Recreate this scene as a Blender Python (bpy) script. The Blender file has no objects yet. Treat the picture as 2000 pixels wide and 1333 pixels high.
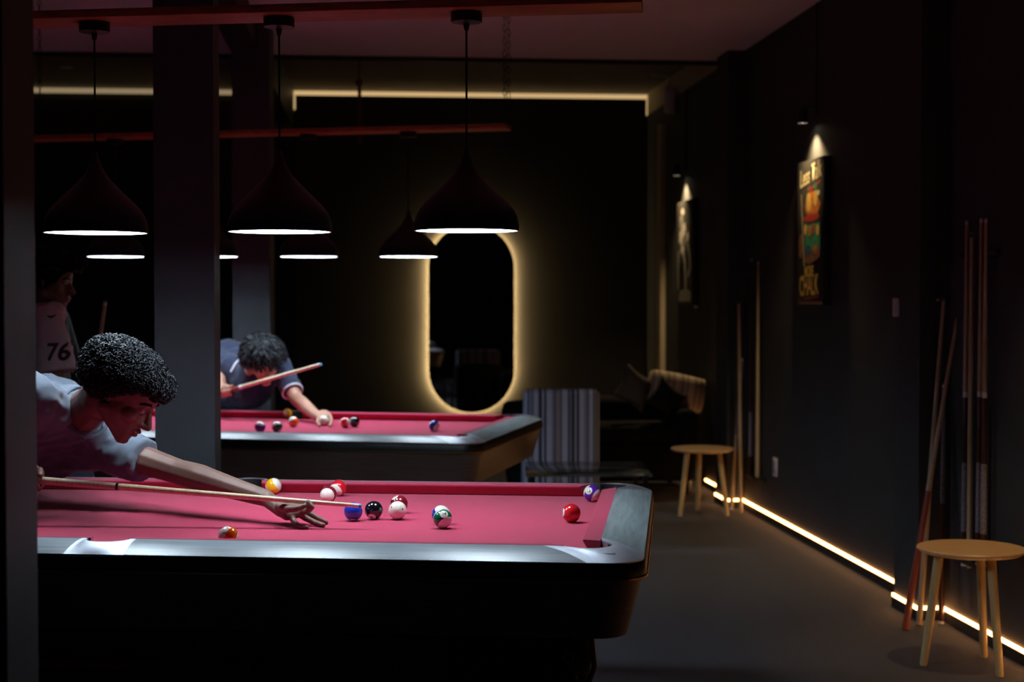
import bpy, bmesh, math, random
from math import sin, cos, pi, radians, sqrt, tan, atan2
from mathutils import Vector, Matrix, noise
from mathutils.bvhtree import BVHTree
random.seed(7)
SC = bpy.context.scene
COL = SC.collection
# ------------------------------------------------------------------ camera, world, exposure
CAMZ, PITCH, FPX = 1.467, 0.0270, 3045.0
cam_d = bpy.data.cameras.new('camera'); cam = bpy.data.objects.new('camera', cam_d); COL.objects.link(cam)
cam.location = (0, 0, CAMZ); cam.rotation_euler = (pi/2 - PITCH, 0, 0)
cam_d.sensor_width = 36; cam_d.lens = FPX/2000*36; cam_d.clip_start = .05; cam_d.clip_end = 60
cam_d.dof.use_dof = True; cam_d.dof.focus_distance = 4.6; cam_d.dof.aperture_fstop = 3.2
SC.camera = cam
w = bpy.data.worlds.new('world'); SC.world = w; w.use_nodes = True
w.node_tree.nodes['Background'].inputs[0].default_value = (.5, .55, .7, 1)
w.node_tree.nodes['Background'].inputs[1].default_value = .006
SC.view_settings.view_transform = 'Standard'; SC.view_settings.look = 'None'
SC.view_settings.exposure = 0; SC.view_settings.gamma = 1; SC.view_settings.use_curve_mapping = False
SC.cycles.use_denoising = True
SC.cycles.max_bounces = 6
LAMP_W = 60.0          # emission strength of the pendant diffusers
LED_W = 14.0            # floor strip
MIRROR_W = 170.0
SPOT_W = 40.0

# ------------------------------------------------------------------ helpers
def ray(px, py):
    a = (px-1000)/FPX; b = -(py-666.5)/FPX
    return Vector((a, cos(PITCH)+b*sin(PITCH), -sin(PITCH)+b*cos(PITCH)))
def at(px, py, Y):
    """world point on the sight line of a photo pixel at distance Y in front of the camera"""
    D = ray(px, py); return Vector((0, 0, CAMZ)) + D*(Y/D.y)
def onz(px, py, z):
    D = ray(px, py); return Vector((0, 0, CAMZ)) + D*((z-CAMZ)/D.z)

def new_mat(name): 
    m = bpy.data.materials.new(name); m.use_nodes = True; return m
def M(name, col, rough=.5, metal=0, var=.0, scale=20, bump=0, bscale=80, spec=.5, sheen=0, coat=0, stretch=None, emit=None, ew=0):
    m = new_mat(name); nt = m.node_tree; b = nt.nodes['Principled BSDF']
    b.inputs['Base Color'].default_value = (*col, 1); b.inputs['Roughness'].default_value = rough
    b.inputs['Metallic'].default_value = metal; b.inputs['Specular IOR Level'].default_value = spec
    if sheen: b.inputs['Sheen Weight'].default_value = sheen; b.inputs['Sheen Roughness'].default_value = .5
    if coat: b.inputs['Coat Weight'].default_value = coat; b.inputs['Coat Roughness'].default_value = .08
    if emit: b.inputs['Emission Color'].default_value = (*emit, 1); b.inputs['Emission Strength'].default_value = ew
    if var or bump:
        tc = nt.nodes.new('ShaderNodeTexCoord'); mp = nt.nodes.new('ShaderNodeMapping')
        nt.links.new(tc.outputs['Object'], mp.inputs[0])
        if stretch: mp.inputs['Scale'].default_value = stretch
    if var:
        n = nt.nodes.new('ShaderNodeTexNoise'); n.inputs['Scale'].default_value = scale; n.inputs['Detail'].default_value = 5
        nt.links.new(mp.outputs[0], n.inputs[0])
        mx = nt.nodes.new('ShaderNodeMix'); mx.data_type = 'RGBA'
        mx.inputs[6].default_value = (*[c*(1-var) for c in col], 1); mx.inputs[7].default_value = (*[min(1, c*(1+var)) for c in col], 1)
        cr = nt.nodes.new('ShaderNodeMapRange'); cr.inputs[1].default_value = .3; cr.inputs[2].default_value = .7
        nt.links.new(n.outputs[0], cr.inputs[0]); nt.links.new(cr.outputs[0], mx.inputs[0]); nt.links.new(mx.outputs[2], b.inputs['Base Color'])
    if bump:
        n2 = nt.nodes.new('ShaderNodeTexNoise'); n2.inputs['Scale'].default_value = bscale; n2.inputs['Detail'].default_value = 4
        nt.links.new(mp.outputs[0], n2.inputs[0])
        bp = nt.nodes.new('ShaderNodeBump'); bp.inputs['Strength'].default_value = bump; bp.inputs['Distance'].default_value = .01
        nt.links.new(n2.outputs[0], bp.inputs['Height']); nt.links.new(bp.outputs[0], b.inputs['Normal'])
    return m
def EM(name, col, s):
    m = new_mat(name); nt = m.node_tree; nt.nodes.remove(nt.nodes['Principled BSDF'])
    e = nt.nodes.new('ShaderNodeEmission'); e.inputs[0].default_value = (*col, 1); e.inputs[1].default_value = s
    nt.links.new(e.outputs[0], nt.nodes['Material Output'].inputs[0]); return m

def obj(name, bm, mat, parent=None, smooth=True, ang=40):
    if isinstance(bm, bmesh.types.BMesh):
        me = bpy.data.meshes.new(name); bmesh.ops.recalc_face_normals(bm, faces=bm.faces[:]) if bm.faces else None
        bm.to_mesh(me); bm.free()
    else: me = bm
    if mat:
        me.materials.clear(); me.materials.append(mat)
    if smooth and len(me.polygons):
        me.polygons.foreach_set('use_smooth', [True]*len(me.polygons))
        try: me.set_sharp_from_angle(angle=radians(ang))
        except Exception: pass
    o = bpy.data.objects.new(name, me); COL.objects.link(o)
    if parent: o.parent = parent
    return o
def thing(name, label, cat, loc=(0, 0, 0), rz=0, group=None):
    o = bpy.data.objects.new(name, None); COL.objects.link(o); o.empty_display_size = .05
    o.location = loc; o.rotation_euler = (0, 0, rz); o['label'] = label; o['category'] = cat
    if group: o['group'] = group
    return o
def tag(o, label, cat, group=None):
    o['label'] = label; o['category'] = cat
    if group: o['group'] = group
    return o
def struct(name, bm, mat, parent=None, smooth=False):
    o = obj(name, bm, mat, parent, smooth)
    if not parent: o['kind'] = 'structure'
    return o
def box(bm, lo, hi, mtx=None, bev=0):
    r = bmesh.ops.create_cube(bm, size=1)
    vs = r['verts']
    for v in vs:
        v.co = Vector([lo[i]+(v.co[i]+.5)*(hi[i]-lo[i]) for i in range(3)])
    if bev:
        es = list({e for v in vs for e in v.link_edges})
        rr = bmesh.ops.bevel(bm, geom=es, offset=bev, segments=2, affect='EDGES', profile=.5)
        vs = list({v for f in rr['faces'] for v in f.verts} | {v for v in vs if v.is_valid})
    if mtx is not None:
        for v in vs: v.co = mtx @ v.co
    return vs
def frame_z(d):
    d = Vector(d).normalized(); a = Vector((0, 0, 1)) if abs(d.z) < .95 else Vector((1, 0, 0))
    x = a.cross(d).normalized(); y = d.cross(x); return Matrix((x, y, d)).transposed()
def tube(bm, pts, rad, n=10, cap=True):
    pts = [Vector(p) for p in pts]
    if not hasattr(rad, '__len__'): rad = [rad]*len(pts)
    rings = []; prev = None
    for i, p in enumerate(pts):
        d = (pts[min(i+1, len(pts)-1)]-pts[max(i-1, 0)])
        if d.length < 1e-9: d = Vector((0, 0, 1))
        R = frame_z(d)
        if prev is not None:
            d = d.normalized(); x = prev - d*prev.dot(d)
            x = x.normalized() if x.length > 1e-6 else R.col[0]
            R = Matrix((x, d.cross(x), d)).transposed()
        prev = R.col[0].copy()
        rings.append([bm.verts.new(p+R@Vector((rad[i]*cos(2*pi*k/n), rad[i]*sin(2*pi*k/n), 0))) for k in range(n)])
    for a, b in zip(rings, rings[1:]):
        for k in range(n): bm.faces.new((a[k], a[(k+1) % n], b[(k+1) % n], b[k]))
    if cap: bm.faces.new(rings[0][::-1]); bm.faces.new(rings[-1])
def lathe(bm, prof, n=40, c=(0, 0, 0), capa=False, capb=False):
    rings = [[bm.verts.new((c[0]+r*cos(2*pi*k/n), c[1]+r*sin(2*pi*k/n), c[2]+z)) for k in range(n)] for r, z in prof]
    for a, b in zip(rings, rings[1:]):
        for k in range(n): bm.faces.new((a[k], a[(k+1) % n], b[(k+1) % n], b[k]))
    if capa: bm.faces.new(rings[0][::-1])
    if capb: bm.faces.new(rings[-1])
def new(): return bmesh.new()
def evaluated(o):
    dg = bpy.context.evaluated_depsgraph_get(); dg.update()
    return bpy.data.meshes.new_from_object(o.evaluated_get(dg))
def text_mesh(s, size, ext=0.0, align='CENTER', shear=0, bold=0):
    cu = bpy.data.curves.new('text', 'FONT'); cu.body = s; cu.size = size; cu.extrude = ext; cu.align_x = align; cu.align_y = 'CENTER'
    cu.shear = shear; cu.offset = bold; cu.resolution_u = 3
    o = bpy.data.objects.new('text', cu); COL.objects.link(o)
    me = evaluated(o); bpy.data.objects.remove(o); bpy.data.curves.remove(cu); return me

# room frame: a = across to the right, b = depth, turned against the camera
PHI = .0907
RA = Vector((cos(PHI), sin(PHI), 0)); RB = Vector((-sin(PHI), cos(PHI), 0))
ROOM = Matrix.Rotation(PHI, 4, 'Z')
def rw(a, b, z): return RA*a+RB*b+Vector((0, 0, z))
def hit_a(px, py, a):
    D = ray(px, py); t = a/D.dot(RA); P = Vector((0, 0, CAMZ))+D*t; return P.dot(RA), P.dot(RB), P.z
def hit_b(px, py, b):
    D = ray(px, py); t = b/D.dot(RB); P = Vector((0, 0, CAMZ))+D*t; return P.dot(RA), P.dot(RB), P.z
def rbox(bm, a0, a1, b0, b1, z0, z1, bev=0): return box(bm, (a0, b0, z0), (a1, b1, z1), ROOM, bev)
AW = 2.609            # right wall plane
BB = 14.62            # back wall plane
CZ, CZ2, BSTEP = 3.2, 3.405, 11.25

# ------------------------------------------------------------------ materials
m_wall = M('charcoal_paint', (.030, .030, .033), .75, var=.12, scale=3, bump=.05, bscale=160)
m_wall2 = M('olive_black_paint', (.026, .024, .021), .7, var=.12, scale=3)
m_pillar = M('pillar_paint', (.026, .029, .037), .6, var=.1, scale=4, bump=.05, bscale=120)
m_ceil = M('ceiling_paint', (.72, .60, .68), .8, var=.04, scale=2)
m_tray = M('tray_paint', (.20, .17, .145), .8, var=.04, scale=2)
m_beige = M('beige_paint', (.45, .37, .27), .7, var=.05, scale=3)
m_floor = M('dark_carpet', (.044, .047, .060), .85, var=.25, scale=90, bump=.3, bscale=400)
m_black = M('black_plastic', (.008, .008, .009), .4)
m_blackm = M('black_metal', (.004, .007, .014), .38, spec=.4)
m_skirt = M('black_skirting', (.012, .010, .010), .5)
m_redwood = M('red_stained_wood', (.34, .12, .045), .45, var=.35, scale=6, stretch=(1, 14, 14))
m_cloth = M('crimson_cloth', (.44, .022, .072), .95, var=.04, scale=300, sheen=.3, spec=.15, bump=.1, bscale=900)
m_lam = M('grey_laminate', (.25, .30, .33), .36, var=.22, scale=1, stretch=(4, 70, 4), spec=.5)
m_lamx = M('grey_laminate_cross', (.24, .29, .29), .42, var=.30, scale=1, stretch=(75, 5, 4))
m_alu = M('cast_aluminium', (.56, .60, .66), .50, metal=1, var=.08, scale=30)
m_apron = M('dark_wood_laminate', (.130, .088, .070), .40, var=.25, scale=6, stretch=(1, 3, 22))
m_bronze = M('bronze_trim', (.55, .30, .14), .3, metal=1)
m_pocket = M('pocket_rubber', (.006, .006, .006), .6)
m_white = M('white_plastic', (.62, .60, .66), .4)
m_pale = M('maple_wood', (.72, .56, .34), .3, var=.12, scale=8, stretch=(20, 20, 1), coat=.3)
m_palek = M('dull_maple', (.50, .38, .25), .45, var=.15, scale=8, stretch=(20, 20, 1))
m_butt = M('dark_stained_cue_wood', (.06, .022, .016), .3, coat=.4)
m_buttred = M('red_brown_cue_wood', (.26, .055, .03), .3, coat=.3)
m_wrap = M('speckled_wrap', (.22, .20, .24), .7, var=.8, scale=220)
m_ferr = M('ivory_ferrule', (.8, .8, .82), .35)
m_tip = M('blue_chalk_tip', (.10, .30, .42), .8)
m_ashtop = M('birch_top', (.62, .40, .20), .4, var=.12, scale=5, stretch=(1, 12, 1))
m_ashleg = M('birch_leg', (.58, .43, .20), .45, var=.1, scale=6, stretch=(10, 10, 1))
m_skin = M('brown_skin', (.165, .085, .062), .5, var=.1, scale=25, spec=.4, bump=.08, bscale=300)
m_skin2 = M('tan_skin', (.44, .22, .15), .5, var=.08, scale=25, spec=.4)
m_skin3 = M('dark_brown_skin', (.20, .09, .065), .5, var=.1, scale=25, spec=.4)
m_hair = M('black_hair', (.006, .007, .010), .5, spec=.32)
m_cap = M('hair_under', (.006, .006, .007), .9, spec=.1)
m_eye = M('eye_white', (.22, .20, .19), .25)
m_iris = M('dark_iris', (.02, .01, .008), .1)
m_lip = M('lips', (.26, .09, .08), .5)
m_tee = M('grey_blue_cotton', (.095, .115, .150), .85, var=.08, scale=40, sheen=.2, bump=.15, bscale=500)
m_navy = M('navy_cotton', (.008, .014, .042), .85, var=.1, scale=40, sheen=.15)
m_piping = M('white_piping', (.68, .70, .78), .7)
m_jeans = M('dark_denim', (.03, .04, .07), .85, var=.2, scale=200)
m_dkshirt = M('black_green_shirt', (.010, .030, .022), .8, var=.2, scale=20)
m_sleeve = M('white_sleeve', (.60, .52, .56), .8, var=.05, scale=30)
m_green = M('green_patch', (.08, .38, .18), .7)
m_ink = M('dark_lettering', (.015, .015, .03), .7)
m_shoe = M('black_shoe', (.012, .012, .012), .5)
m_sofa = M('black_sofa_fabric', (.003, .003, .004), .9, spec=.2)
m_cushdk = M('black_cushion', (.006, .006, .007), .9)
m_cushdim = M('taupe_cushion', (.12, .10, .08), .9)
m_lampE = EM('cool_diffuser', (.72, .87, 1.0), LAMP_W)
m_inner = M('white_shade_inside', (.85, .88, .92), .6)
m_cove = EM('warm_cove_light', (1.0, .66, .30), .62)
m_coveleft = EM('warm_cove_light_left', (1.0, .72, .40), .26)
m_covedim = EM('dim_cove_light', (.11, .085, .05), 1.0)
m_mirE = EM('mirror_led', (1.0, .69, .30), MIRROR_W)
m_spotE = EM('spot_lens', (1.0, .90, .62), 14)
m_mirror = M('mirror_glass', (.75, .78, .82), .02, metal=1)

def stripes_mat(name, axis, stops, rough=.85):
    m = new_mat(name); nt = m.node_tree; b = nt.nodes['Principled BSDF']; b.inputs['Roughness'].default_value = rough
    tc = nt.nodes.new('ShaderNodeTexCoord'); sp = nt.nodes.new('ShaderNodeSeparateXYZ'); nt.links.new(tc.outputs['Object'], sp.inputs[0])
    fr = nt.nodes.new('ShaderNodeMath'); fr.operation = 'FRACT'; ml = nt.nodes.new('ShaderNodeMath'); ml.operation = 'MULTIPLY_ADD'
    ml.inputs[1].default_value = axis[1]; ml.inputs[2].default_value = axis[2]
    nt.links.new(sp.outputs[axis[0]], ml.inputs[0]); nt.links.new(ml.outputs[0], fr.inputs[0])
    cr = nt.nodes.new('ShaderNodeValToRGB'); cr.color_ramp.interpolation = 'CONSTANT'
    el = cr.color_ramp.elements
    el[0].position = 0; el[0].color = (*stops[0][1], 1); el[1].position = stops[1][0]; el[1].color = (*stops[1][1], 1)
    for p, c in stops[2:]:
        e = el.new(p); e.color = (*c, 1)
    nt.links.new(fr.outputs[0], cr.inputs[0]); nt.links.new(cr.outputs[0], b.inputs['Base Color']); return m

# LED strip with beads along it
def led_mat():
    m = new_mat('led_strip_light'); nt = m.node_tree; nt.nodes.remove(nt.nodes['Principled BSDF'])
    e = nt.nodes.new('ShaderNodeEmission'); e.inputs[0].default_value = (1, .42, .135, 1)
    tc = nt.nodes.new('ShaderNodeTexCoord'); sp = nt.nodes.new('ShaderNodeSeparateXYZ'); nt.links.new(tc.outputs['Object'], sp.inputs[0])
    a = nt.nodes.new('ShaderNodeMath'); a.operation = 'ADD'; nt.links.new(sp.outputs[0], a.inputs[0]); nt.links.new(sp.outputs[1], a.inputs[1])
    s = nt.nodes.new('ShaderNodeMath'); s.operation = 'MULTIPLY'; s.inputs[1].default_value = 2*pi/.02; nt.links.new(a.outputs[0], s.inputs[0])
    c = nt.nodes.new('ShaderNodeMath'); c.operation = 'SINE'; nt.links.new(s.outputs[0], c.inputs[0])
    d = nt.nodes.new('ShaderNodeMath'); d.operation = 'MULTIPLY_ADD'; d.inputs[1].default_value = .45*LED_W; d.inputs[2].default_value = LED_W; nt.links.new(c.outputs[0], d.inputs[0])
    nt.links.new(d.outputs[0], e.inputs[1]); nt.links.new(e.outputs[0], nt.nodes['Material Output'].inputs[0]); return m
m_led = led_mat()

# ------------------------------------------------------------------ room shell
bm = new(); rbox(bm, -6, 3.0, -2.5, BB+.3, -.1, 0); struct('floor', bm, m_floor)
bm = new(); rbox(bm, -6, 3.0, -2.5, BSTEP, CZ, CZ+.3); struct('ceiling', bm, m_ceil)
bm = new(); rbox(bm, -6, 3.0, BSTEP, BB+.3, CZ2, CZ2+.2); struct('ceiling_tray', bm, m_tray)
bm = new(); rbox(bm, AW, AW+.3, -2.5, BB+.3, 0, CZ); struct('wall_right', bm, m_wall)
bm = new(); rbox(bm, AW, AW+.25, BSTEP, BB+.3, CZ, CZ2); struct('trim_1', bm, m_beige)
bm = new(); rbox(bm, -6.3, 3.0, BB, BB+.3, 0, CZ2); struct('wall_back', bm, m_wall2)
bm = new(); rbox(bm, -6.3, -6, -2.5, BB+.3, 0, CZ2); struct('wall_left', bm, m_wall)
bm = new(); rbox(bm, -6.3, 3.0, -2.8, -2.5, 0, CZ+.3); struct('wall_front', bm, m_wall)
# black steel channel across the ceiling where the tray begins
bm = new(); rbox(bm, -5.9, AW, BSTEP-.03, BSTEP, CZ-.03, CZ); struct('trim_2', bm, m_black)
# square pillars and the beam that links them
def pillar(name, a0, a1, b0, b1, zt=CZ):
    bm = new(); rbox(bm, a0, a1, b0, b1, 0, zt); return struct(name, bm, m_pillar)
an_ = hit_b(70, 660, 3.29)[0]
pillar('pillar_near', an_-.26, an_, hit_a(9, 660, an_)[1], 3.29)
P2a, P2b = hit_b(302, 660, 6.15)[0], hit_b(419, 660, 6.15)[0]
pillar('pillar', P2a, P2b, 6.15, hit_a(430.5, 660, P2b)[1])
P3a, P3b = hit_b(455, 660, 9.85)[0], hit_b(528, 660, 9.85)[0]
pillar('pillar_far', P3a, P3b, 9.85, hit_a(537, 660, P3b)[1])
BA, BB_ = onz(442, 83, CZ-.17).dot(RA), onz(529, 111, CZ-.01).dot(RA)
bm = new(); rbox(bm, BA, BB_, -2.5, BB, CZ-.17, CZ2-.003); struct('ceiling_beam', bm, m_skirt)
# pilasters on the right wall, skirting and LED strip along the wall foot
def bwall(px, a=AW):          # depth along the wall of a pixel column at the strip's height
    D = ray(px, 1000); t = a/D.dot(RA); return (D*t).dot(RB)
PIL = [(bwall(1794, AW-.12), bwall(1747, AW-.12)), (bwall(1419, AW-.12), bwall(1398, AW-.12))]
for i, (b0, b1) in enumerate(PIL):
    bm = new(); rbox(bm, AW-.12, AW+.01, b0, b1, 0, CZ); struct('pilaster_%s' % ('near', 'far')[i], bm, m_wall)
segs = []
cur = 3.2
for (b0, b1) in PIL:
    segs.append([(AW, cur), (AW, b0), (AW-.12, b0), (AW-.12, b1), (AW, b1)]); cur = b1
segs.append([(AW, cur), (AW, 11.95)])
sk = 0
for path in segs:
    for (p, q) in zip(path, path[1:]):
        if abs(p[0]-q[0]) > .01: lo, hi = (min(p[0], q[0])-.012, p[1]-.012), (max(p[0], q[0]), p[1]); 
        else: lo, hi = (p[0]-.012, min(p[1], q[1])), (p[0], max(p[1], q[1]))
        if path.index(p) == 3 or (abs(p[0]-q[0]) > .01 and p[0] < q[0]): continue
        sk += 1
        bm = new(); rbox(bm, lo[0], hi[0], lo[1], hi[1], 0, .046); struct('baseboard_right' if sk == 1 else 'baseboard_right.%03d' % (sk-1), bm, m_skirt)
where = ['running past the near stool', 'on the end face of the near pilaster', 'on the front of the near pilaster',
         'longest run, between the two pilasters', 'on the end face of the far pilaster', 'on the front of the far pilaster', 'last run, by the dark sofa']
k = 0
for path in segs:
    for (p, q) in zip(path, path[1:]):
        if abs(p[0]-q[0]) > .01 and p[0] < q[0]: continue
        bm = new()
        if abs(p[0]-q[0]) > .01: rbox(bm, min(p[0], q[0])-.010, max(p[0], q[0]), p[1]-.011, p[1]-.002, .047, .063)
        else: rbox(bm, p[0]-.010, p[0]-.002, min(p[1], q[1])-.0, max(p[1], q[1]), .047, .063)
        tag(obj('led_strip', bm, m_led, smooth=False), 'warm strip light at the wall foot, '+where[min(k, 6)], 'strip light', 'warm strip lights along the wall foot'); k += 1

# dark panel with glowing gap on the back wall
aL, _, _ = hit_b(577, 190, BB-.05); aR, _, _ = hit_b(1262, 190, BB-.05)
_, _, zt = hit_b(900, 190, BB-.05)
bm = new(); rbox(bm, aL, aR, BB-.06, BB, 0, zt); struct('trim_3', bm, m_wall2)
def cove(a0, a1, z0, z1, mat, label, y=BB-.035):
    bm = new(); rbox(bm, a0, a1, y, y+.02, z0, z1)
    tag(obj('cove_light', bm, mat, smooth=False), label, 'strip light', 'glowing gaps around the back wall panel')
gz = CZ2-.012
cove(aL-.02, aR+.045, zt, gz, m_cove, 'cream glowing gap above the dark back wall panel')
cove(aR, aR+.045, CZ+.0, zt, m_cove, 'short upright glow at the right end of the back wall panel')
cove(aL-.03, aL, CZ+.02, zt, m_cove, 'short upright glow at the left end of the back wall panel, by the pillar')
cove(-5.9, BA-.02, zt, gz+.0, m_coveleft, 'cream glowing line high on the back wall left of the big pillar')
cove(BB_-.0, aL-.03, CZ-.0, CZ+.02, m_covedim, 'faint short glowing line beside the ceiling beam on the back wall')
# beige corner trunking
a_, b_, z_ = hit_a(1291, 600, AW-.02)
bm = new(); rbox(bm, AW-.045, AW, b_-.10, b_+.06, 0, 3.02); struct('trim_4', bm, m_beige)

# ------------------------------------------------------------------ lit mirror
aL, _, zb_ = hit_b(837, 806, BB-.06); aR, _, zt_ = hit_b(1003, 440, BB-.06)
mc = (aL+aR)/2; mw = (aR-aL)/2; mz = (zb_+zt_)/2; mh = (zt_-zb_)/2
def stadium(w_, h_, n=24):
    pts = [(w_*cos(t*pi/n), h_-w_+w_*sin(t*pi/n)) for t in range(n+1)]
    return pts+[(-x, -y) for x, y in pts]
def stad_slab(bm, w_, h_, y0, y1, hole=None):
    P = stadium(w_, h_)
    if hole is None:
        A = [bm.verts.new((x, y0, z)) for x, z in P]; B = [bm.verts.new((x, y1, z)) for x, z in P]
        bm.faces.new(A); bm.faces.new(B[::-1])
        for i in range(len(P)): bm.faces.new((A[i], A[(i+1) % len(P)], B[(i+1) % len(P)], B[i]))
    else:
        Q = stadium(w_-hole, h_-hole); n = len(P)
        L = [[bm.verts.new((x, y, z)) for x, z in R] for R, y in ((P, y0), (P, y1), (Q, y1), (Q, y0))]
        for a in range(4):
            for i in range(n): bm.faces.new((L[a][i], L[a][(i+1) % n], L[(a+1) % 4][(i+1) % n], L[(a+1) % 4][i]))
t = thing('wall_mirror', 'tall pill-shaped mirror with a golden halo of light on the back wall', 'mirror', rw(mc, BB-.112, mz), PHI)
bm = new(); stad_slab(bm, mw-.004, mh-.004, -.020, -.016); obj('mirror_glass', bm, m_mirror, t, False)
bm = new(); stad_slab(bm, mw, mh, -.016, .004); obj('backing', bm, m_black, t, False)
bm = new(); stad_slab(bm, mw-.010, mh-.010, .004, .010, .012); obj('light_ring', bm, m_mirE, t, False)
bm = new(); box(bm, (-.2, .004, -.6), (.2, .06, .6)); obj('mount', bm, m_black, t, False)

# ------------------------------------------------------------------ pool tables
HL, HW, BEDZ = 1.27, .635, .78
def rr(A, B, R, n=8):
    pts = []
    for cx, cy, a0 in ((A-R, B-R, 0), (-(A-R), B-R, 90), (-(A-R), -(B-R), 180), (A-R, -(B-R), 270)):
        for k in range(n+1):
            a = radians(a0+90*k/n); pts.append((cx+R*cos(a), cy+R*sin(a)))
    return pts
def loft(bm, loops, closed_top=False, closed_bot=False):
    rings = [[bm.verts.new((x, y, z)) for x, y in rr(A, B, R)] for A, B, R, z in loops]
    n = len(rings[0])
    for a, b in zip(rings, rings[1:]):
        for k in range(n): bm.faces.new((a[k], a[(k+1) % n], b[(k+1) % n], b[k]))
    if closed_top: bm.faces.new(rings[0])
    if closed_bot: bm.faces.new(rings[-1])
ZP = lambda t: .041-.024*t**1.9
def patch(bm, inner, outer, mirror=(1, 1), nt=10):
    rows = []
    for j in range(-1, nt+2):
        row = []
        for p, q in zip(inner, outer):
            t = min(max(j/nt, 0), 1); x = p[0]+(q[0]-p[0])*t; y = p[1]+(q[1]-p[1])*t
            z = ZP(t)
            if j == -1: z = .002
            if j == nt+1: z = -.004
            row.append(bm.verts.new((x*mirror[0], y*mirror[1], BEDZ+z)))
        rows.append(row)
    for a, b in zip(rows, rows[1:]):
        for k in range(len(a)-1): bm.faces.new((a[k], a[k+1], b[k+1], b[k]))
def resample(P, n):
    P = [Vector(p) for p in P]; L = [0]
    for a, b in zip(P, P[1:]): L.append(L[-1]+(b-a).length)
    out = []; j = 0
    for i in range(n):
        s = L[-1]*i/(n-1)
        while j < len(L)-2 and L[j+1] < s: j += 1
        f = (s-L[j])/max(L[j+1]-L[j], 1e-9); out.append(tuple(P[j].lerp(P[j+1], f)))
    return out
WL = .118; DI = .05; DO = DI+WL
def arc(cx, cy, r, a0, a1, n=14): return [(cx+r*cos(radians(a0+(a1-a0)*k/n)), cy+r*sin(radians(a0+(a1-a0)*k/n))) for k in range(n+1)]
def cushion(bm, p0, p1, out, e0, e1):
    """p0,p1 nose ends, out = outward unit vector, e0,e1 = how far the back edge runs past each end"""
    p0, p1, out = Vector((*p0, 0)), Vector((*p1, 0)), Vector((*out, 0)); d = (p1-p0).normalized()
    prof = [(0, .0365), (.0015, .032), (.022, .003), (.05, .003), (.05, .0415), (.006, .0385)]
    ends = []
    for p, s, e in ((p0, -1, e0), (p1, 1, e1)):
        ends.append([bm.verts.new(p+out*o_+d*s*e*(o_/.05)+Vector((0, 0, BEDZ+z))) for o_, z in prof])
    n = len(prof)
    for k in range(n): bm.faces.new((ends[0][k], ends[0][(k+1) % n], ends[1][(k+1) % n], ends[1][k]))
    bm.faces.new(ends[0]); bm.faces.new(ends[1][::-1])
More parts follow.
